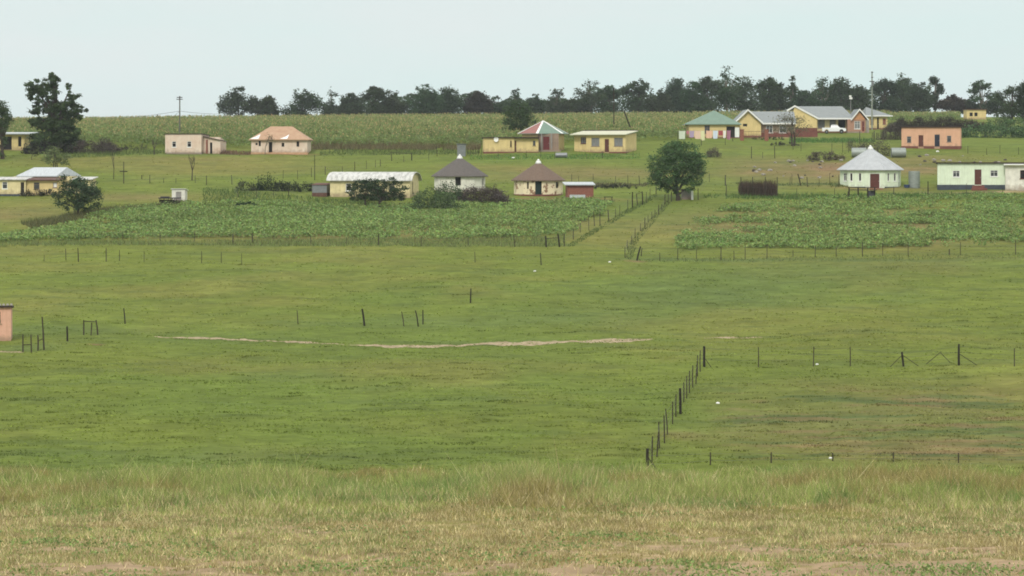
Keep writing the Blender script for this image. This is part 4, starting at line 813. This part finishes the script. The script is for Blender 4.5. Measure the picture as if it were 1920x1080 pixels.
# short pasture tufts on the far slope
n = 90000; y = 1/rng.uniform(1/345., 1/104., n); x = rng.uniform(-.235, .235, n)*y; z = ground(x, y); row = row_of(x, y, z); pxx = x/y*F+960
f = fbm(x, y, 2.3, 14); ok = (rng.uniform(0, 1, n) < sstep(.28, .7, f)*.8+.12) & ~inpoly(pxx, row, LP) & ~inpoly(pxx, row, RP)
x, y, z = x[ok], y[ok], z[ok]; n = len(x); gc = ground_colour(x, y)
col = gc*1.62*rng.normal(1.0, .16, (n, 1)).clip(.5, 1.6); V3 = blades(np.stack([x, y, z-.01], 1), rng.uniform(.02, .06, n)*(1+y/300), rng.uniform(.06, .18, n)*(1+y/200), .8)
dk = rng.uniform(0, 1, n) < .006; V3[dk, 2, 2] += .05; col[dk] *= .8
q = 420; yq = 1/rng.uniform(1/215., 1/106., q); xq = rng.uniform(-.235, .235, q)*yq; k = rng.integers(0, q, 22000); wq = rng.uniform(.25, 1.5, q)
xx = xq[k]+rng.normal(0, 1, 22000)*wq[k]; yy = yq[k]+rng.normal(0, .10, 22000)+.12*(xx-xq[k])*rng.normal(0, 1, q)[k]; Pq = np.stack([xx, yy, ground(xx, yy)-.01], 1)
V3 = np.concatenate([V3, blades(Pq, rng.uniform(.05, .13, 22000), rng.uniform(.04, .1, 22000), .5)]); col = np.concatenate([col, ground_colour(xx, yy)*rng.uniform(.75, 1.15, (22000, 1))*(.8+.5*rng.uniform(0, 1, q))[k][:, None]])
o = npmesh('pasture_grass', V3, 3, col, GRASSM); tag(o, 'short grazed grass over the far side of the valley', kind='stuff')
# long grass of the near slope
n = 330000; y = 1/rng.uniform(1/73., 1/33., n); x = rng.uniform(-.235, .235, n)*y; z = ground(x, y)
den = fbm(x, y, 2.6, 31); band = sstep(52, 60, y+5*(fbm(x, y, 7, 33)-.5)); soil = soilmask(x, y)*sstep(54, 46, y)
keep = rng.uniform(0, 1, n) < (1-.93*soil)*(.45+.9*den)*(.55+.45*sstep(34, 50, y)); x, y, z, den, band = [q[keep] for q in (x, y, z, den, band)]; n = len(x)
straw = rng.uniform(0, 1, n) < (.62-.46*band)*(.5+fbm(x, y, 4, 40)); tall = rng.uniform(0, 1, n)
h_ = (.05+.08*den)*(1-band)+(.20+.22*den)*band*(1-.55*sstep(65, 72, y))*(.7+.6*vnoise(x, y*0, 2.2, 93)); h_ = h_*rng.uniform(.5, 1.3, n); h_ = h_*(.55+.9*vnoise(x, y, 1.3, 91)); h_ = np.where(tall > .988, h_*2.1, h_)
g_ = np.where(vnoise(x, y, 1.6, 50)[:, None] > .62, np.array(S(122, 142, 80, 1.02))[None], np.array(S(146, 156, 90, 1.02))[None])
g_ = np.where((fbm(x, y, 5, 60)[:, None] > .60), np.array(S(150, 140, 88, .98))[None], g_)
st_ = np.where(rng.uniform(0, 1, (n, 1)) < .35, np.array(S(214, 200, 156, 1.0))[None], np.array(S(174, 156, 116, .98))[None])
col = np.where(straw[:, None], st_, g_)*rng.normal(1, .24, (n, 1)).clip(.4, 1.7)*(.72+.56*vnoise(x, y*.8, .28, 71))[:, None]*(.85+.3*fbm(x, y, 1.1, 77))[:, None]
o = npmesh('long_grass', blades(np.stack([x, y, z-.01], 1), h_, rng.uniform(.010, .026, n), .5), 3, col, GRASSM); tag(o, 'long green and straw coloured grass on the near slope', kind='stuff')
# low leafy weeds in the near grass
n = 9000; c_ = np.stack([rng.uniform(-.235, .235, 70), 1/rng.uniform(1/58., 1/34., 70)], 1); k = rng.integers(0, 70, n); yy = c_[k, 1]+rng.normal(0, .45, n); xx = c_[k, 0]*c_[k, 1]+rng.normal(0, .6, n)
P = np.stack([xx, yy, ground(xx, yy)+rng.uniform(.01, .12, n)], 1)
o = npmesh('low_weeds', leaves(P, rng.uniform(.04, .09, n), .6, .5), 4, jitter(S(122, 142, 84, .95), n, .2), LEAF); tag(o, 'patches of low leafy weeds in the near grass', kind='stuff')

# ---------------------------------------------------------------- fences
def post_mesh(px, row, hpx, lean=0, r=.035):
    x, y, z = at(px, row); s = F/y; h = hpx/s; a = lean/s; return x, y, z, h, a, r
def fence(label, posts, wires=3, group=None, name='wire_fence', rails=(), braces=(), chain=True, wm=None):
    W = [post_mesh(*p) for p in posts]; x0, y0, z0 = W[0][:3]; root = empty(name, (x0, y0, z0), 0, label, 'fence', group)
    for x, y, z, h, a, r in W:
        b = MB(); k = random.uniform(-.02, .02); b.tube((0, 0, -.3), (a*.5+k, .01, h*.5), r, r*.95, 6); b.tube((a*.5+k, .01, h*.5), (a, 0, h), r*.95, r*.82, 6)
        b.build('post', wm or (woodd if r > .06 else wood), root, (x-x0, y-y0, z-z0))
    if wires and chain:
        b = MB()
        for i in range(len(W)-1):
            A, B = W[i], W[i+1]
            for k in range(wires):
                f = .35+.55*k/max(1, wires-1); p = (A[0]-x0+A[4]*f, A[1]-y0, A[2]-z0+A[3]*f); q = (B[0]-x0+B[4]*f, B[1]-y0, B[2]-z0+B[3]*f)
                m = tuple((p[j]+q[j])/2 for j in range(3)); m = (m[0], m[1], m[2]-.03); b.tube(p, m, .007, .007, 3); b.tube(m, q, .007, .007, 3)
        b.build('wire', wirem, root)
    for i, j, f1, f2 in rails:
        b = MB(); A, B = W[i], W[j]; b.tube((A[0]-x0+A[4]*f1, A[1]-y0-.03, A[2]-z0+A[3]*f1), (B[0]-x0+B[4]*f2, B[1]-y0-.03, B[2]-z0+B[3]*f2), .035, .03, 5); b.build('rail', wood, root)
    for i, dx, f in braces:
        A = W[i]; gx = A[0]+dx; b = MB(); b.tube((A[0]-x0+A[4]*f, A[1]-y0, A[2]-z0+A[3]*f), (gx-x0, A[1]-y0, g1(gx, A[1])-z0-.1), .022, .022, 5); b.build('brace', wood, root)
    return root
T = .075
fence('close-set post fence running down the slope to the near corner post', [(1320,687,38,0,T),(1313,697,40,0),(1308,706,40,0),(1304.5,720,43,3),(1299,727,42,0),(1293,737,42,0),(1287.5,747,42,0),(1282,755,38,0),(1276,776,48,-1,T),(1267.5,782,43,0),(1261,795,42,0),(1252,815,49,-4),(1246,831,52,-1),(1237,841,50,-2),(1231,857,48,4),(1222.5,866,48,1),(1214,879,38,0,T)], 4, braces=[(16, .5, .6)])
fence('wire fence with braced posts along the far side of the ploughed patch', [(1321,688,38,0,T*.9),(1422,688,37,0),(1525,687,37,1),(1594,687,37,0),(1695,687,27,-4,T),(1798,685,40,0,T),(1902,687,34,0),(2010,687,36,0)], 3, braces=[(0, .5, .45), (4, -1.0, .8), (4, 1.1, .8), (5, 1.3, .55)])
fence('fence of thin posts half sunk in the long grass at lower right', [(1215,881,30,0,.02),(1332,872,24,0),(1446,868,20,0),(1561,864,15,0),(1675,866,18,0),(1797,868,19,0),(1925,868,18,0)], 2)
fence('wire fence along the bottom of the left crop field', [(-10,451,20,0),(75,449,18,0),(148,450,20,0),(230,452,17,0),(300,453,18,0),(365,454,21,0),(437,458,20,0,.06),(474,457,20,-1,.06),(583,459,18,-1),(650,459,14,0),(710,460,22,0,.06),(790,461,16,0),(878,461,15,0),(966,463,22,-3,.05),(1024,463,20,-1,.06)], 3)
fence('wooden gateway at the lower corner of the left crop field', [(1025,463,21,-2,.08),(1050,463,25,-4,.09)], 0, name='gateway', rails=[(0, 1, .75, .7)])
fence('fence up the left side of the grass lane', [(1058,462,24,0,.05),(1075,449,20,0,.05),(1088,436,18,0),(1104,432,27,0),(1115,424,28,-2,.05),(1125,423,32,0,.05),(1142,415,22,-2,.06),(1154,408,17,0),(1162,405,20,0),(1177,394,19,0),(1186,390,30,0,.07),(1196,385,22,-3,.06),(1205,384,25,-1,.07),(1212,380,20,0),(1219,374,20,0),(1230,365,24,0,.05),(1240,359,16,0)], 3, rails=[(11, 12, .95, .95)])
fence('fence up the right side of the grass lane', [(1172,483,20,0),(1176,466,16,0),(1184,457,15,0),(1191,446,18,0),(1201,434,15,0),(1209,426,18,0,.05),(1215,417,14,0),(1222,411,14,0),(1228,407,14,0),(1235,403,19,0,.06),(1241,394,12,0),(1247,384,20,0,.05),(1253,382,18,0),(1259,378,18,0,.06)], 3)
fence('long wire fence along the bottom of the right crop field', [(1193,488,26,8,.09),(1202,480,15,2,.05),(1237,489,15,0),(1271,488,22,0),(1306,487,20,0),(1352,488,25,0,.045),(1376,488,18,0),(1397,487,26,0),(1438,486,28,0),(1487,482,13,0),(1528,483,22,1),(1568,481,16,0),(1617,482,28,0,.045),(1655,480,24,0),(1703,480,25,0),(1780,479,12,0,.06),(1801,478,24,0),(1904,478,28,0,.045),(1990,478,24,0)], 3)
fence('broken fence of leaning posts across the valley pasture at left', [(83,490,12,0,.025),(124,488,22,-1),(147,491,26,-1,.05),(199,491,26,0,.045),(224,489,20,0),(270,491,20,0,.025),(378,493,22,0),(415,493,20,0),(453,495,20,0,.025)], 1)
fence('upper wire fence below the cream block house', [(266,336,8,0,.06),(281,344,16,0,.05),(307,343,9,0),(330,343,9,0),(366,343,14,0),(387,347,18,0,.05),(435,346,18,-1,.05),(446,370,14,0)], 2)
fence('fence across the slope above the long house', [(531,335,16,0),(558,336,17,0),(584,332,18,0),(610,328,16,0,.05),(642,322,10,0),(665,320,17,0,.05),(687,317,16,0),(704,314,14,0),(713,312,13,0,.05),(735,302,18,-2,.06),(757,304,12,0),(772,301,14,0,.08),(804,300,15,0),(820,293,18,-2,.05)], 2, rails=[(9, 11, .9, .9)])
fence('short fence below the garden hedge', [(446,372,16,0),(481,373,16,0),(500,384,10,0,.06),(513,371,12,0),(541,370,16,0,.05),(578,386,8,0)], 2)
fence('fence of stakes between the tin outhouse and the yellow rooms', [(877,290,13,0),(882,290,14,0),(887,290,12,0),(891,290,15,0),(897,290,14,0),(903,290,12,0)], 1)
fence('yard fence below the centre compound', [(934,296,12,0),(987,296,14,0),(1014,296,12,0),(1040,298,13,0),(1100,298,10,0),(1130,297,14,-1,.06),(1187,294,12,0)], 1)
fence('fence across the brown slope right of the brick shed', [(1072,340,14,0),(1085,340,10,0),(1112,338,12,0),(1154,344,14,0),(1177,345,16,0),(1199,347,18,-1,.05),(1222,349,14,0)], 2)
fence('fence between the big round tree and the stalk stack', [(1309,375,22,0,.05),(1330,341,16,0),(1360,348,20,0,.07),(1361,368,22,1,.05),(1494,371,18,0)], 2)
fence('fence of crooked posts above the right crop field', [(1481,347,16,1),(1485,345,18,0),(1502,348,22,-6,.08),(1514,350,18,-1,.06),(1536,348,12,0),(1556,344,20,0),(1573,350,22,0,.05)], 2)
fence('upper fence across the slope below the washing line', [(1315,273,12,0,.06),(1360,272,14,0),(1409,297,22,0,.06),(1430,297,12,0),(1453,297,24,-1,.06),(1487,281,14,0),(1502,284,16,0),(1560,287,18,0),(1580,286,20,0),(1591,286,22,0),(1612,270,24,0,.06)], 2)
fence('wire fence in front of the mint round house', [(1565,369,16,0),(1590,371,12,0,.05),(1676,368,18,0,.05),(1740,368,28,0,.07),(1812,366,22,0),(1880,362,10,0)], 2)
fence('fence across the grass below the salmon house', [(1815,288,14,0),(1850,290,12,0),(1875,288,16,0),(1910,290,14,0)], 1)
fence('narrow pair of uprights with one rail, left of the two by the pink house', [(43,661,34,0,.05),(59,661,34,-1,.045)], 0, name='gateway', rails=[(0, 1, .42, .45)])
fence('pair of uprights, one much taller, with one rail, by the pink house', [(71,658,30,0,.055),(83,656,62,-4,.06)], 0, name='gateway', rails=[(0, 1, .62, .35)])
fence('square wooden frame of three posts and a top rail beside the pink house', [(157,628,28,0,.06),(170,629,24,2,.05),(184,628,28,-4,.06)], 0, name='gateway', rails=[(0, 2, .92, .88)])
for px, row, hp, ln, r, lab in ((126.5,640,28,-1,.07,'stout lone post between the pink house and the square wooden frame'),(235,607,29,-3,.05,'lone slightly leaning post right of the square wooden frame'),
   (559,608,26,-2,.035,'thin pale lone post above the dirt track, leftmost of the row'),(684,611,32,-5,.08,'thick leaning lone post above the dirt track'),(758,612,28,-5,.04,'thin leaning post left of the pair above the dirt track'),
   (785,612,30,-6,.05,'leaning left post of the pair above the dirt track'),(793,608,27,0,.05,'upright right post of the pair above the dirt track'),(882,568,27,1,.06,'lone post in the middle of the pasture'),
   (891,492,20,-1,.035,'thin lone post just below the left crop field'),(1015,497,23,-2,.05,'lone post below the wooden gateway')):
    x, y, z, h_, a_, r = post_mesh(px, row, hp, ln, r); b = MB(); b.tube((0, 0, -.3), (a_*.45, .01, h_*.5), r, r*.95, 7); b.tube((a_*.45, .01, h_*.5), (a_, 0, h_), r*.95, r*.8, 7)
    o = b.build('fence_post', woodd if r > .045 else wood, None, (x, y, z)); tag(o, lab, 'post')
x, y, z = at(1763, 683); o = MB(); o.tube((-1.0, 0, -.05), (0, 0, .78), .022, .022, 5); o.tube((0, 0, .78), (.8, 0, -.05), .022, .022, 5); o = o.build('trestle', wood, None, (x, y, z)); tag(o, 'thin inverted V of poles between the two thick braced posts', 'trestle')

# ---------------------------------------------------------------- utility poles and cables
def pole(px, row, toprow, label, arms=(), r=.14, lean=0, y=None, name='utility_pole', m=None, box=None):
    if y: x = (px-960)/F*y; z = g1(x, y); row = row_of(x, y, z)
    else: x, y, z = at(px, row)
    s = F/y; h_ = (row-toprow)/s; a = lean/s; root = empty(name, (x, y, z), 0, label, 'pole'); b = MB(); b.tube((0, 0, -.5), (a, 0, h_), r, r*.7, 8); b.build('shaft', m or woodd, root)
    for f, w in arms: b = MB(); b.box(a*f-w, a*f+w, -.1-r, -r, h_*f-.06, h_*f+.06); b.build('crossarm', woodd, root)
    if box: b = MB(); b.tube((a*box[0]+.05, -r-.3, h_*box[0]-.35), (a*box[0]+.05, -r-.3, h_*box[0]+.35), .25, .25, 8); b.build('transformer', galv, root)
    return np.array((x+a, y, z+h_)), h_
p1, h1 = pole(337, 290, 180, 'utility pole with crossarms behind the cream block house', [(.97, .45), (.93, .5)], .13, y=368, m=mat('grey_pole', S(126, 126, 116, .6)))
p2, h2 = pole(1151, 270, 164, 'thin utility pole behind the yellow flat-roofed house', [(.97, .2)], .11, y=392, m=wood, box=None)
p3, h3 = pole(1635, 240, 134, 'tall utility pole with insulators behind the pyramid-roofed house', [(.985, .2), (.90, .2), (.83, .5)], .15, y=420, m=mat('pole_grey', S(150, 156, 142, .8)), box=(.79,))
p4, h4 = pole(1595, 240, 186, 'short post with a white floodlight behind the big grey roof', (), .1, y=425, m=mat('pole_pale', S(150, 150, 146, .6)))
pl, _ = pole(1192, 262, 208, 'dark pole leaning left behind the yellow flat-roofed house', (), .14, lean=-22, y=380, name='leaning_pole')
pole(590, 338, 290, 'thin grey pole below the terracotta roofed house', (), .05, name='thin_pole'); pole(232, 344, 303, 'thin post with short crossbar below the brown thicket', [(.55, .5)], .07, name='thin_pole', m=wood)
pole(295, 226, 215, 'tiny far pole on the skyline left of the utility pole', (), .16, y=575, name='far_pole')
b = MB(); b.box(p4[0]-.25, p4[0]+.25, p4[1]-.4, p4[1], p4[2], p4[2]+.35); b.box(p4[0]-.3, p4[0]+.1, p4[1]-.3, p4[1], p4[2]+.4, p4[2]+.7); o = b.build('floodlight', white); tag(o, 'white twin floodlight on the short post', 'floodlight')
def cable(A, B, sag, label, r=.028):
    b = MB(); A = np.array(A); B = np.array(B); pr = A
    for k in range(1, 17):
        t = k/16; q = A+(B-A)*t; q = q-np.array((0, 0, sag*4*t*(1-t))); b.tube(tuple(pr), tuple(q), r, r, 4); pr = q
    o = b.build('cable', wirem); tag(o, label, 'cable', 'overhead cables')
P0 = p1-np.array((0, 0, h1*.32)); cable(P0, ((60-960)/F*620, 620, ZC+(300-212)/F*620), 1.5, 'overhead cable sagging left from the crossarm pole')
cable(P0, ((470-960)/F*560, 560, ZC+(300-208)/F*560), .6, 'overhead cable running right from the crossarm pole')
cable(P0+np.array((0, 0, 0)), (P0[0]-3.4, P0[1]-.5, g1(P0[0]-3.4, P0[1]-.5)+2), 0, 'stay cable slanting down left of the crossarm pole', .02)

# ---------------------------------------------------------------- washing line
xa, ya, za = at(1271, 266); xb, yb, zb = at(1374, 265); s = F/ya; hl = 21/s; root = empty('washing_line', (xa, ya, za), 0, 'washing line strung in front of the green roofed house', 'washing line')
for dx, zz, yy in ((0, za, ya), (xb-xa, zb, yb)): b = MB(); b.tube((0, 0, -.3), (0, 0, hl), .05, .05, 6); b.build('post', wood, root, (dx, yy-ya, zz-za))
b = MB(); b.tube((0, 0, hl), ((xb-xa)/2, (yb-ya)/2, (zb-za)/2+hl-.05), .01, .01, 4); b.tube(((xb-xa)/2, (yb-ya)/2, (zb-za)/2+hl-.05), (xb-xa, yb-ya, zb-za+hl), .01, .01, 4); b.build('line', wirem, root)
for a, b_, dr, c, lab in ((1273,1285,15,(205,215,195),'pale green cloth at the left end of the washing line'),(1287,1292,6,(190,120,130),'small red cloth on the washing line'),(1293,1302,12,(176,158,186),'lilac garment on the washing line'),
   (1303,1313,15,(226,196,172),'beige cloth on the washing line'),(1314,1321,18,(224,222,176),'pale yellow cloth on the washing line'),(1324,1336,14,(232,188,160),'peach cloth on the washing line'),
   (1337,1346,15,(210,222,236),'bluish white shirt on the washing line'),(1347,1355,9,(166,78,84),'dark red garment on the washing line'),(1356,1361,14,(240,236,230),'narrow white cloth on the washing line'),(1363,1370,17,(168,116,134),'mauve garment at the right end of the washing line')):
    fx = (a-1271)/(1374-1271); x = xa+(xb-xa)*fx; y_ = ya+(yb-ya)*fx; w = (b_-a)/s; hgt = dr/s; zt = za+(zb-za)*fx+hl-.02; m = MB(); nu, nv = 6, 5; g = []
    for j in range(nv+1):
        for i in range(nu+1): u = i/nu; v = j/nv; g.append((u*w*(1-.1*v*math.sin(u*3+a)), .05*math.sin(u*9+a)*v-.02, -v*hgt-.05*math.sin(u*math.pi)))
    ff = [[g[j*(nu+1)+i], g[j*(nu+1)+i+1], g[(j+1)*(nu+1)+i+1], g[(j+1)*(nu+1)+i]] for j in range(nv) for i in range(nu)]
    for q in ff: m.quad(*q); m.quad(*[(p[0], p[1]+.012, p[2]) for p in reversed(q)])
    o = m.build('laundry', mat('cloth_%d' % a, S(*c, .85), .9, .12, 5), None, (x, y_, zt)); tag(o, lab, 'laundry', 'washing on the line')

# ---------------------------------------------------------------- pickup truck
x, y, z = at(1564, 250.6); s = F/y; root = empty('pickup_truck', (x, y, g1(x, y)), R(-8), 'white pickup truck parked in front of the big grey-roofed house', 'pickup truck')
carw = mat('white_car_paint', S(236, 238, 238, .9), .3, .05, spec=.5); rubber = mat('rubber', (.02, .02, .02)); glassd = mat('car_glass', (.03, .035, .04), .1, spec=.6)
def prism(prof, y0, y1, taper=0):
    b = MB(); n = len(prof); A = [(p[0], y0+(taper if p[1] > 1.1 else 0), p[1]) for p in prof]; B = [(p[0], y1-(taper if p[1] > 1.1 else 0), p[1]) for p in prof]
    b.quad(*A); b.quad(*B[::-1])
    for i in range(n): j = (i+1) % n; b.quad(A[i], B[i], B[j], A[j])
    return b
prism([(-2.4,.45),(-1.95,.42),(-1.9,.62),(-1.65,.8),(-1.35,.8),(-1.12,.62),(-1.08,.42),(1.05,.42),(1.1,.62),(1.32,.8),(1.62,.8),(1.85,.62),(1.9,.42),(2.35,.45),(2.4,.85),(2.2,1.0),(1.1,1.08),(-2.4,1.08)], -.85, .85).build('body', carw, root)
prism([(-.75,1.08),(1.15,1.08),(.55,1.62),(-.55,1.62)], -.82, .82, .12).build('cab', carw, root)
prism([(-.6,1.14),(-.02,1.14),(-.02,1.54),(-.48,1.54)], -.84, .84, .11).build('side_window', glassd, root); prism([(.05,1.14),(.95,1.14),(.5,1.54),(.05,1.54)], -.84, .84, .11).build('side_window', glassd, root)
root.scale = (.86, .86, .95)
b = MB(); b.box(-2.3, -.85, -.72, .72, 1.081, 1.1); b.build('bed_liner', mat('dark_liner', S(60, 62, 62, .7), .5), root)
for xx in (-1.5, 1.48):
    for yy in (-.9, .7): 
        b = MB(); b.tube((xx, yy, .35), (xx, yy+.2, .35), .35, .35, 16); w = b.build('wheel', rubber, root); c = MB(); c.tube((xx, yy-.012, .35), (xx, yy+.02, .35), .18, .18, 10); c.build('rim', galv, w)
b = MB(); b.box(2.39, 2.44, -.75, .75, .45, .62); b.build('bumper', galv, root)
for yy in (-.75, .55): b = MB(); b.box(2.38, 2.42, yy, yy+.2, .7, .84); b.build('headlight', mat('lamp_glass', (.6, .6, .6), .2), root)

# ---------------------------------------------------------------- yard things
x, y, z = at(1618, 373); r_ = empty('wooden_rack', (x, y, z), 0, 'rough wooden rack on dark legs in front of the mint round house', 'rack'); s = F/y
for xx in (-26, -9, 9, 22): b = MB(); b.box(xx/s-.07, xx/s+.07, -.1, .1, -.2, 1.35); b.build('leg', woodd, r_)
for xx, w in ((-18, 8), (0, 8), (20, 6)): b = MB(); b.box((xx-w)/s, (xx+w)/s, -.4, .5, 1.06, 1.14); b.build('board', wood, r_)
b = MB(); b.box(-28/s, 26/s, .1, .16, 1.36, 1.44); b.build('rail', woodd, r_); b = MB(); b.box(10/s, 22/s, .11, .2, .1, 1.0); b.build('panel', mat('grey_board', S(96, 98, 100, .6)), r_)
x, y, z = at(1410, 264); r_ = empty('yard_gate', (x, y, z), 0, 'brown steel gate between two brick piers left of the thin garden tree', 'gate'); s = F/y
for xx in (-19, 27): b = MB(); b.box(xx/s-.3, xx/s+.3, -.3, .3, -.3, 1.75); b.box(xx/s-.36, xx/s+.36, -.36, .36, 1.752, 1.86); b.build('pier', brickm, r_)
b = MB(); b.box(-16/s, 24/s, -.03, .03, 1.5, 1.56); b.box(-16/s, 24/s, -.03, .03, .3, .36); b.box(-16/s, 24/s, -.03, .03, .9, .94)
for k in range(14): xx = -16/s+k*40/s/13; b.box(xx-.02, xx+.02, -.026, .026, .361, 1.499)
b.build('bars', rust, r_)
x, y, z = at(1460, 257); b = MB(); b.box(-3, 6.5, 0, .2, -.3, .75); o = b.build('yard_wall', redpl, None, (x, y, z)); tag(o, 'low dark red wall behind the thin garden tree', 'wall')
x, y, z = at(1672, 262); b = MB(); 
for k in range(30): b.tube((k*.22-3.2, random.uniform(-.1, .1), -.2), (k*.22-3.2+random.uniform(-.1, .1), 0, random.uniform(.9, 1.7)), .07, .05, 5)
o = b.build('pole_fence', mat('grey_poles', S(92, 84, 76, .55), 1, .4, 5), None, (x, y, z)); tag(o, 'palisade of grey poles left of the salmon house', 'fence')
x, y, z = at(313, 385); r_ = empty('animal_pen', (x, y, z), 0, 'low dark pen roofed with planks beside the whitish outhouse', 'pen'); b = MB()
for k in range(5): b.tube((-.9+k*.45, 0, -.2), (-.9+k*.45, 0, .8), .05, .04, 5); b.tube((-.9+k*.45, 1.2, -.2), (-.9+k*.45, 1.2, .8), .05, .04, 5)
b.box(-.9, .9, .02, .08, .1, .65); b.build('frame', woodd, r_); b = MB(); b.box(-1, 1.5, -.3, 1.4, .82, .92); b.box(-.8, .2, .1, .9, .921, 1.05); b.build('cover', mat('black_sheet', (.03, .03, .035), .8), r_)
x, y, z = at(1297.5, 374); b = MB(); b.box(-.13, .13, 0, .15, -.1, 1.05); o = b.build('white_board', white, None, (x, y-.4, z)); tag(o, 'narrow white board standing right of the low grey outhouse', 'board')
x, y, z = at(1140, 376); r_ = empty('bench', (x, y, z), 0, 'rough dark bench on the grass right of the brick shed', 'bench'); b = MB(); b.box(-.5, .6, 0, .35, .4, .47); b.build('seat', woodd, r_)
for xx in (-.4, .45): b = MB(); b.box(xx, xx+.07, .05, .3, -.1, .4); b.build('leg', woodd, r_)
# animals and stones
def rock(px, row, r, label, m=stone, group=None, name='stone', flat=.55, xyz=None):
    x, y, z = xyz or at(px, row); b = MB(); nu, nv = 8, 5; g = []
    for j in range(nv+1):
        th = math.pi*j/nv
        for i in range(nu): ph = 2*math.pi*i/nu; k = r*(1+random.uniform(-.2, .2)); g.append((k*math.sin(th)*math.cos(ph), k*math.sin(th)*math.sin(ph)*.8, k*math.cos(th)*flat+r*.3))
    b.v = g
    for j in range(nv):
        for i in range(nu): b.f.append((j*nu+i, j*nu+(i+1) % nu, (j+1)*nu+(i+1) % nu, (j+1)*nu+i)); b.mi.append(0)
    o = b.build(name, m, None, (x, y, z)); tag(o, label, 'stone', group)
for k in range(30):
    px = random.uniform(1410, 1600); row = random.uniform(300, 336)
    rock(px, row, random.uniform(.14, .34), 'one of the scattered stones on the bare slope left of the mint round house', stone if k % 3 else mat('dark_stone', S(92, 84, 76, .6)), 'stones on the bare slope')
for k in range(16):
    rock(random.uniform(1715, 1915), random.uniform(292, 312), random.uniform(.14, .38), 'one of the scattered stones on the grass behind the mint house', stone if k % 2 else mat('dark_stone', S(92, 84, 76, .6)), 'stones behind the mint house')
for px, row, r, lab in ((1143,492,.13,'white stone on the grass near the foot of the grass lane'),(1003,509,.12,'white scrap on the pasture below the wooden gateway'),(1532,684,.1,'white stone beside a post of the upper ploughed patch fence'),(1557,860,.09,'white stone among the thin posts at lower right'),(1346,757,.12,'pale flat stone right of the close-set post fence'),(1758,285,.25,'white bucket-like stone below the salmon house door'),(1803,352,.25,'white stone at the foot of the mint house wall'),(962,297,.25,'pale stone below the yellow rooms'),(110,434,.2,'white scrap at the left end of the crop field')):
    rock(px, row, r, lab, white, None, 'pale_stone')
mh = bpy.data.objects['mint_house']
for px, lab in ((1800, 'pale stone holding down the mint house roof above its left window'), (1838, 'pale stone holding down the mint house roof above its door'), (1872, 'pale stone holding down the mint house roof above its right window')):
    X_ = (px-1820)/(F/mh.location.y); a_ = mh.rotation_euler.z; yy = .5
    rock(0, 0, .2, lab, stone, None, 'roof_stone', xyz=(mh.location.x+X_*math.cos(a_)-yy*math.sin(a_), mh.location.y+X_*math.sin(a_)+yy*math.cos(a_), mh.location.z+51.0/(F/mh.location.y)))
# haze: the pale air between the camera and the ridge
hz = bpy.data.materials.new('haze'); hz.use_nodes = True; t = hz.node_tree; t.nodes.clear(); vo = t.nodes.new('ShaderNodeVolumePrincipled'); vo.inputs['Density'].default_value = .00013
vo.inputs['Color'].default_value = (.86, .92, .95, 1); vo.inputs['Anisotropy'].default_value = .2; oo = t.nodes.new('ShaderNodeOutputMaterial'); t.links.new(vo.outputs[0], oo.inputs['Volume'])
b = MB(); b.box(-3600, 3600, -100, 4100, -70, 60); o = b.build('haze', hz); tag(o, 'thin pale haze filling the air over the valley', kind='stuff')
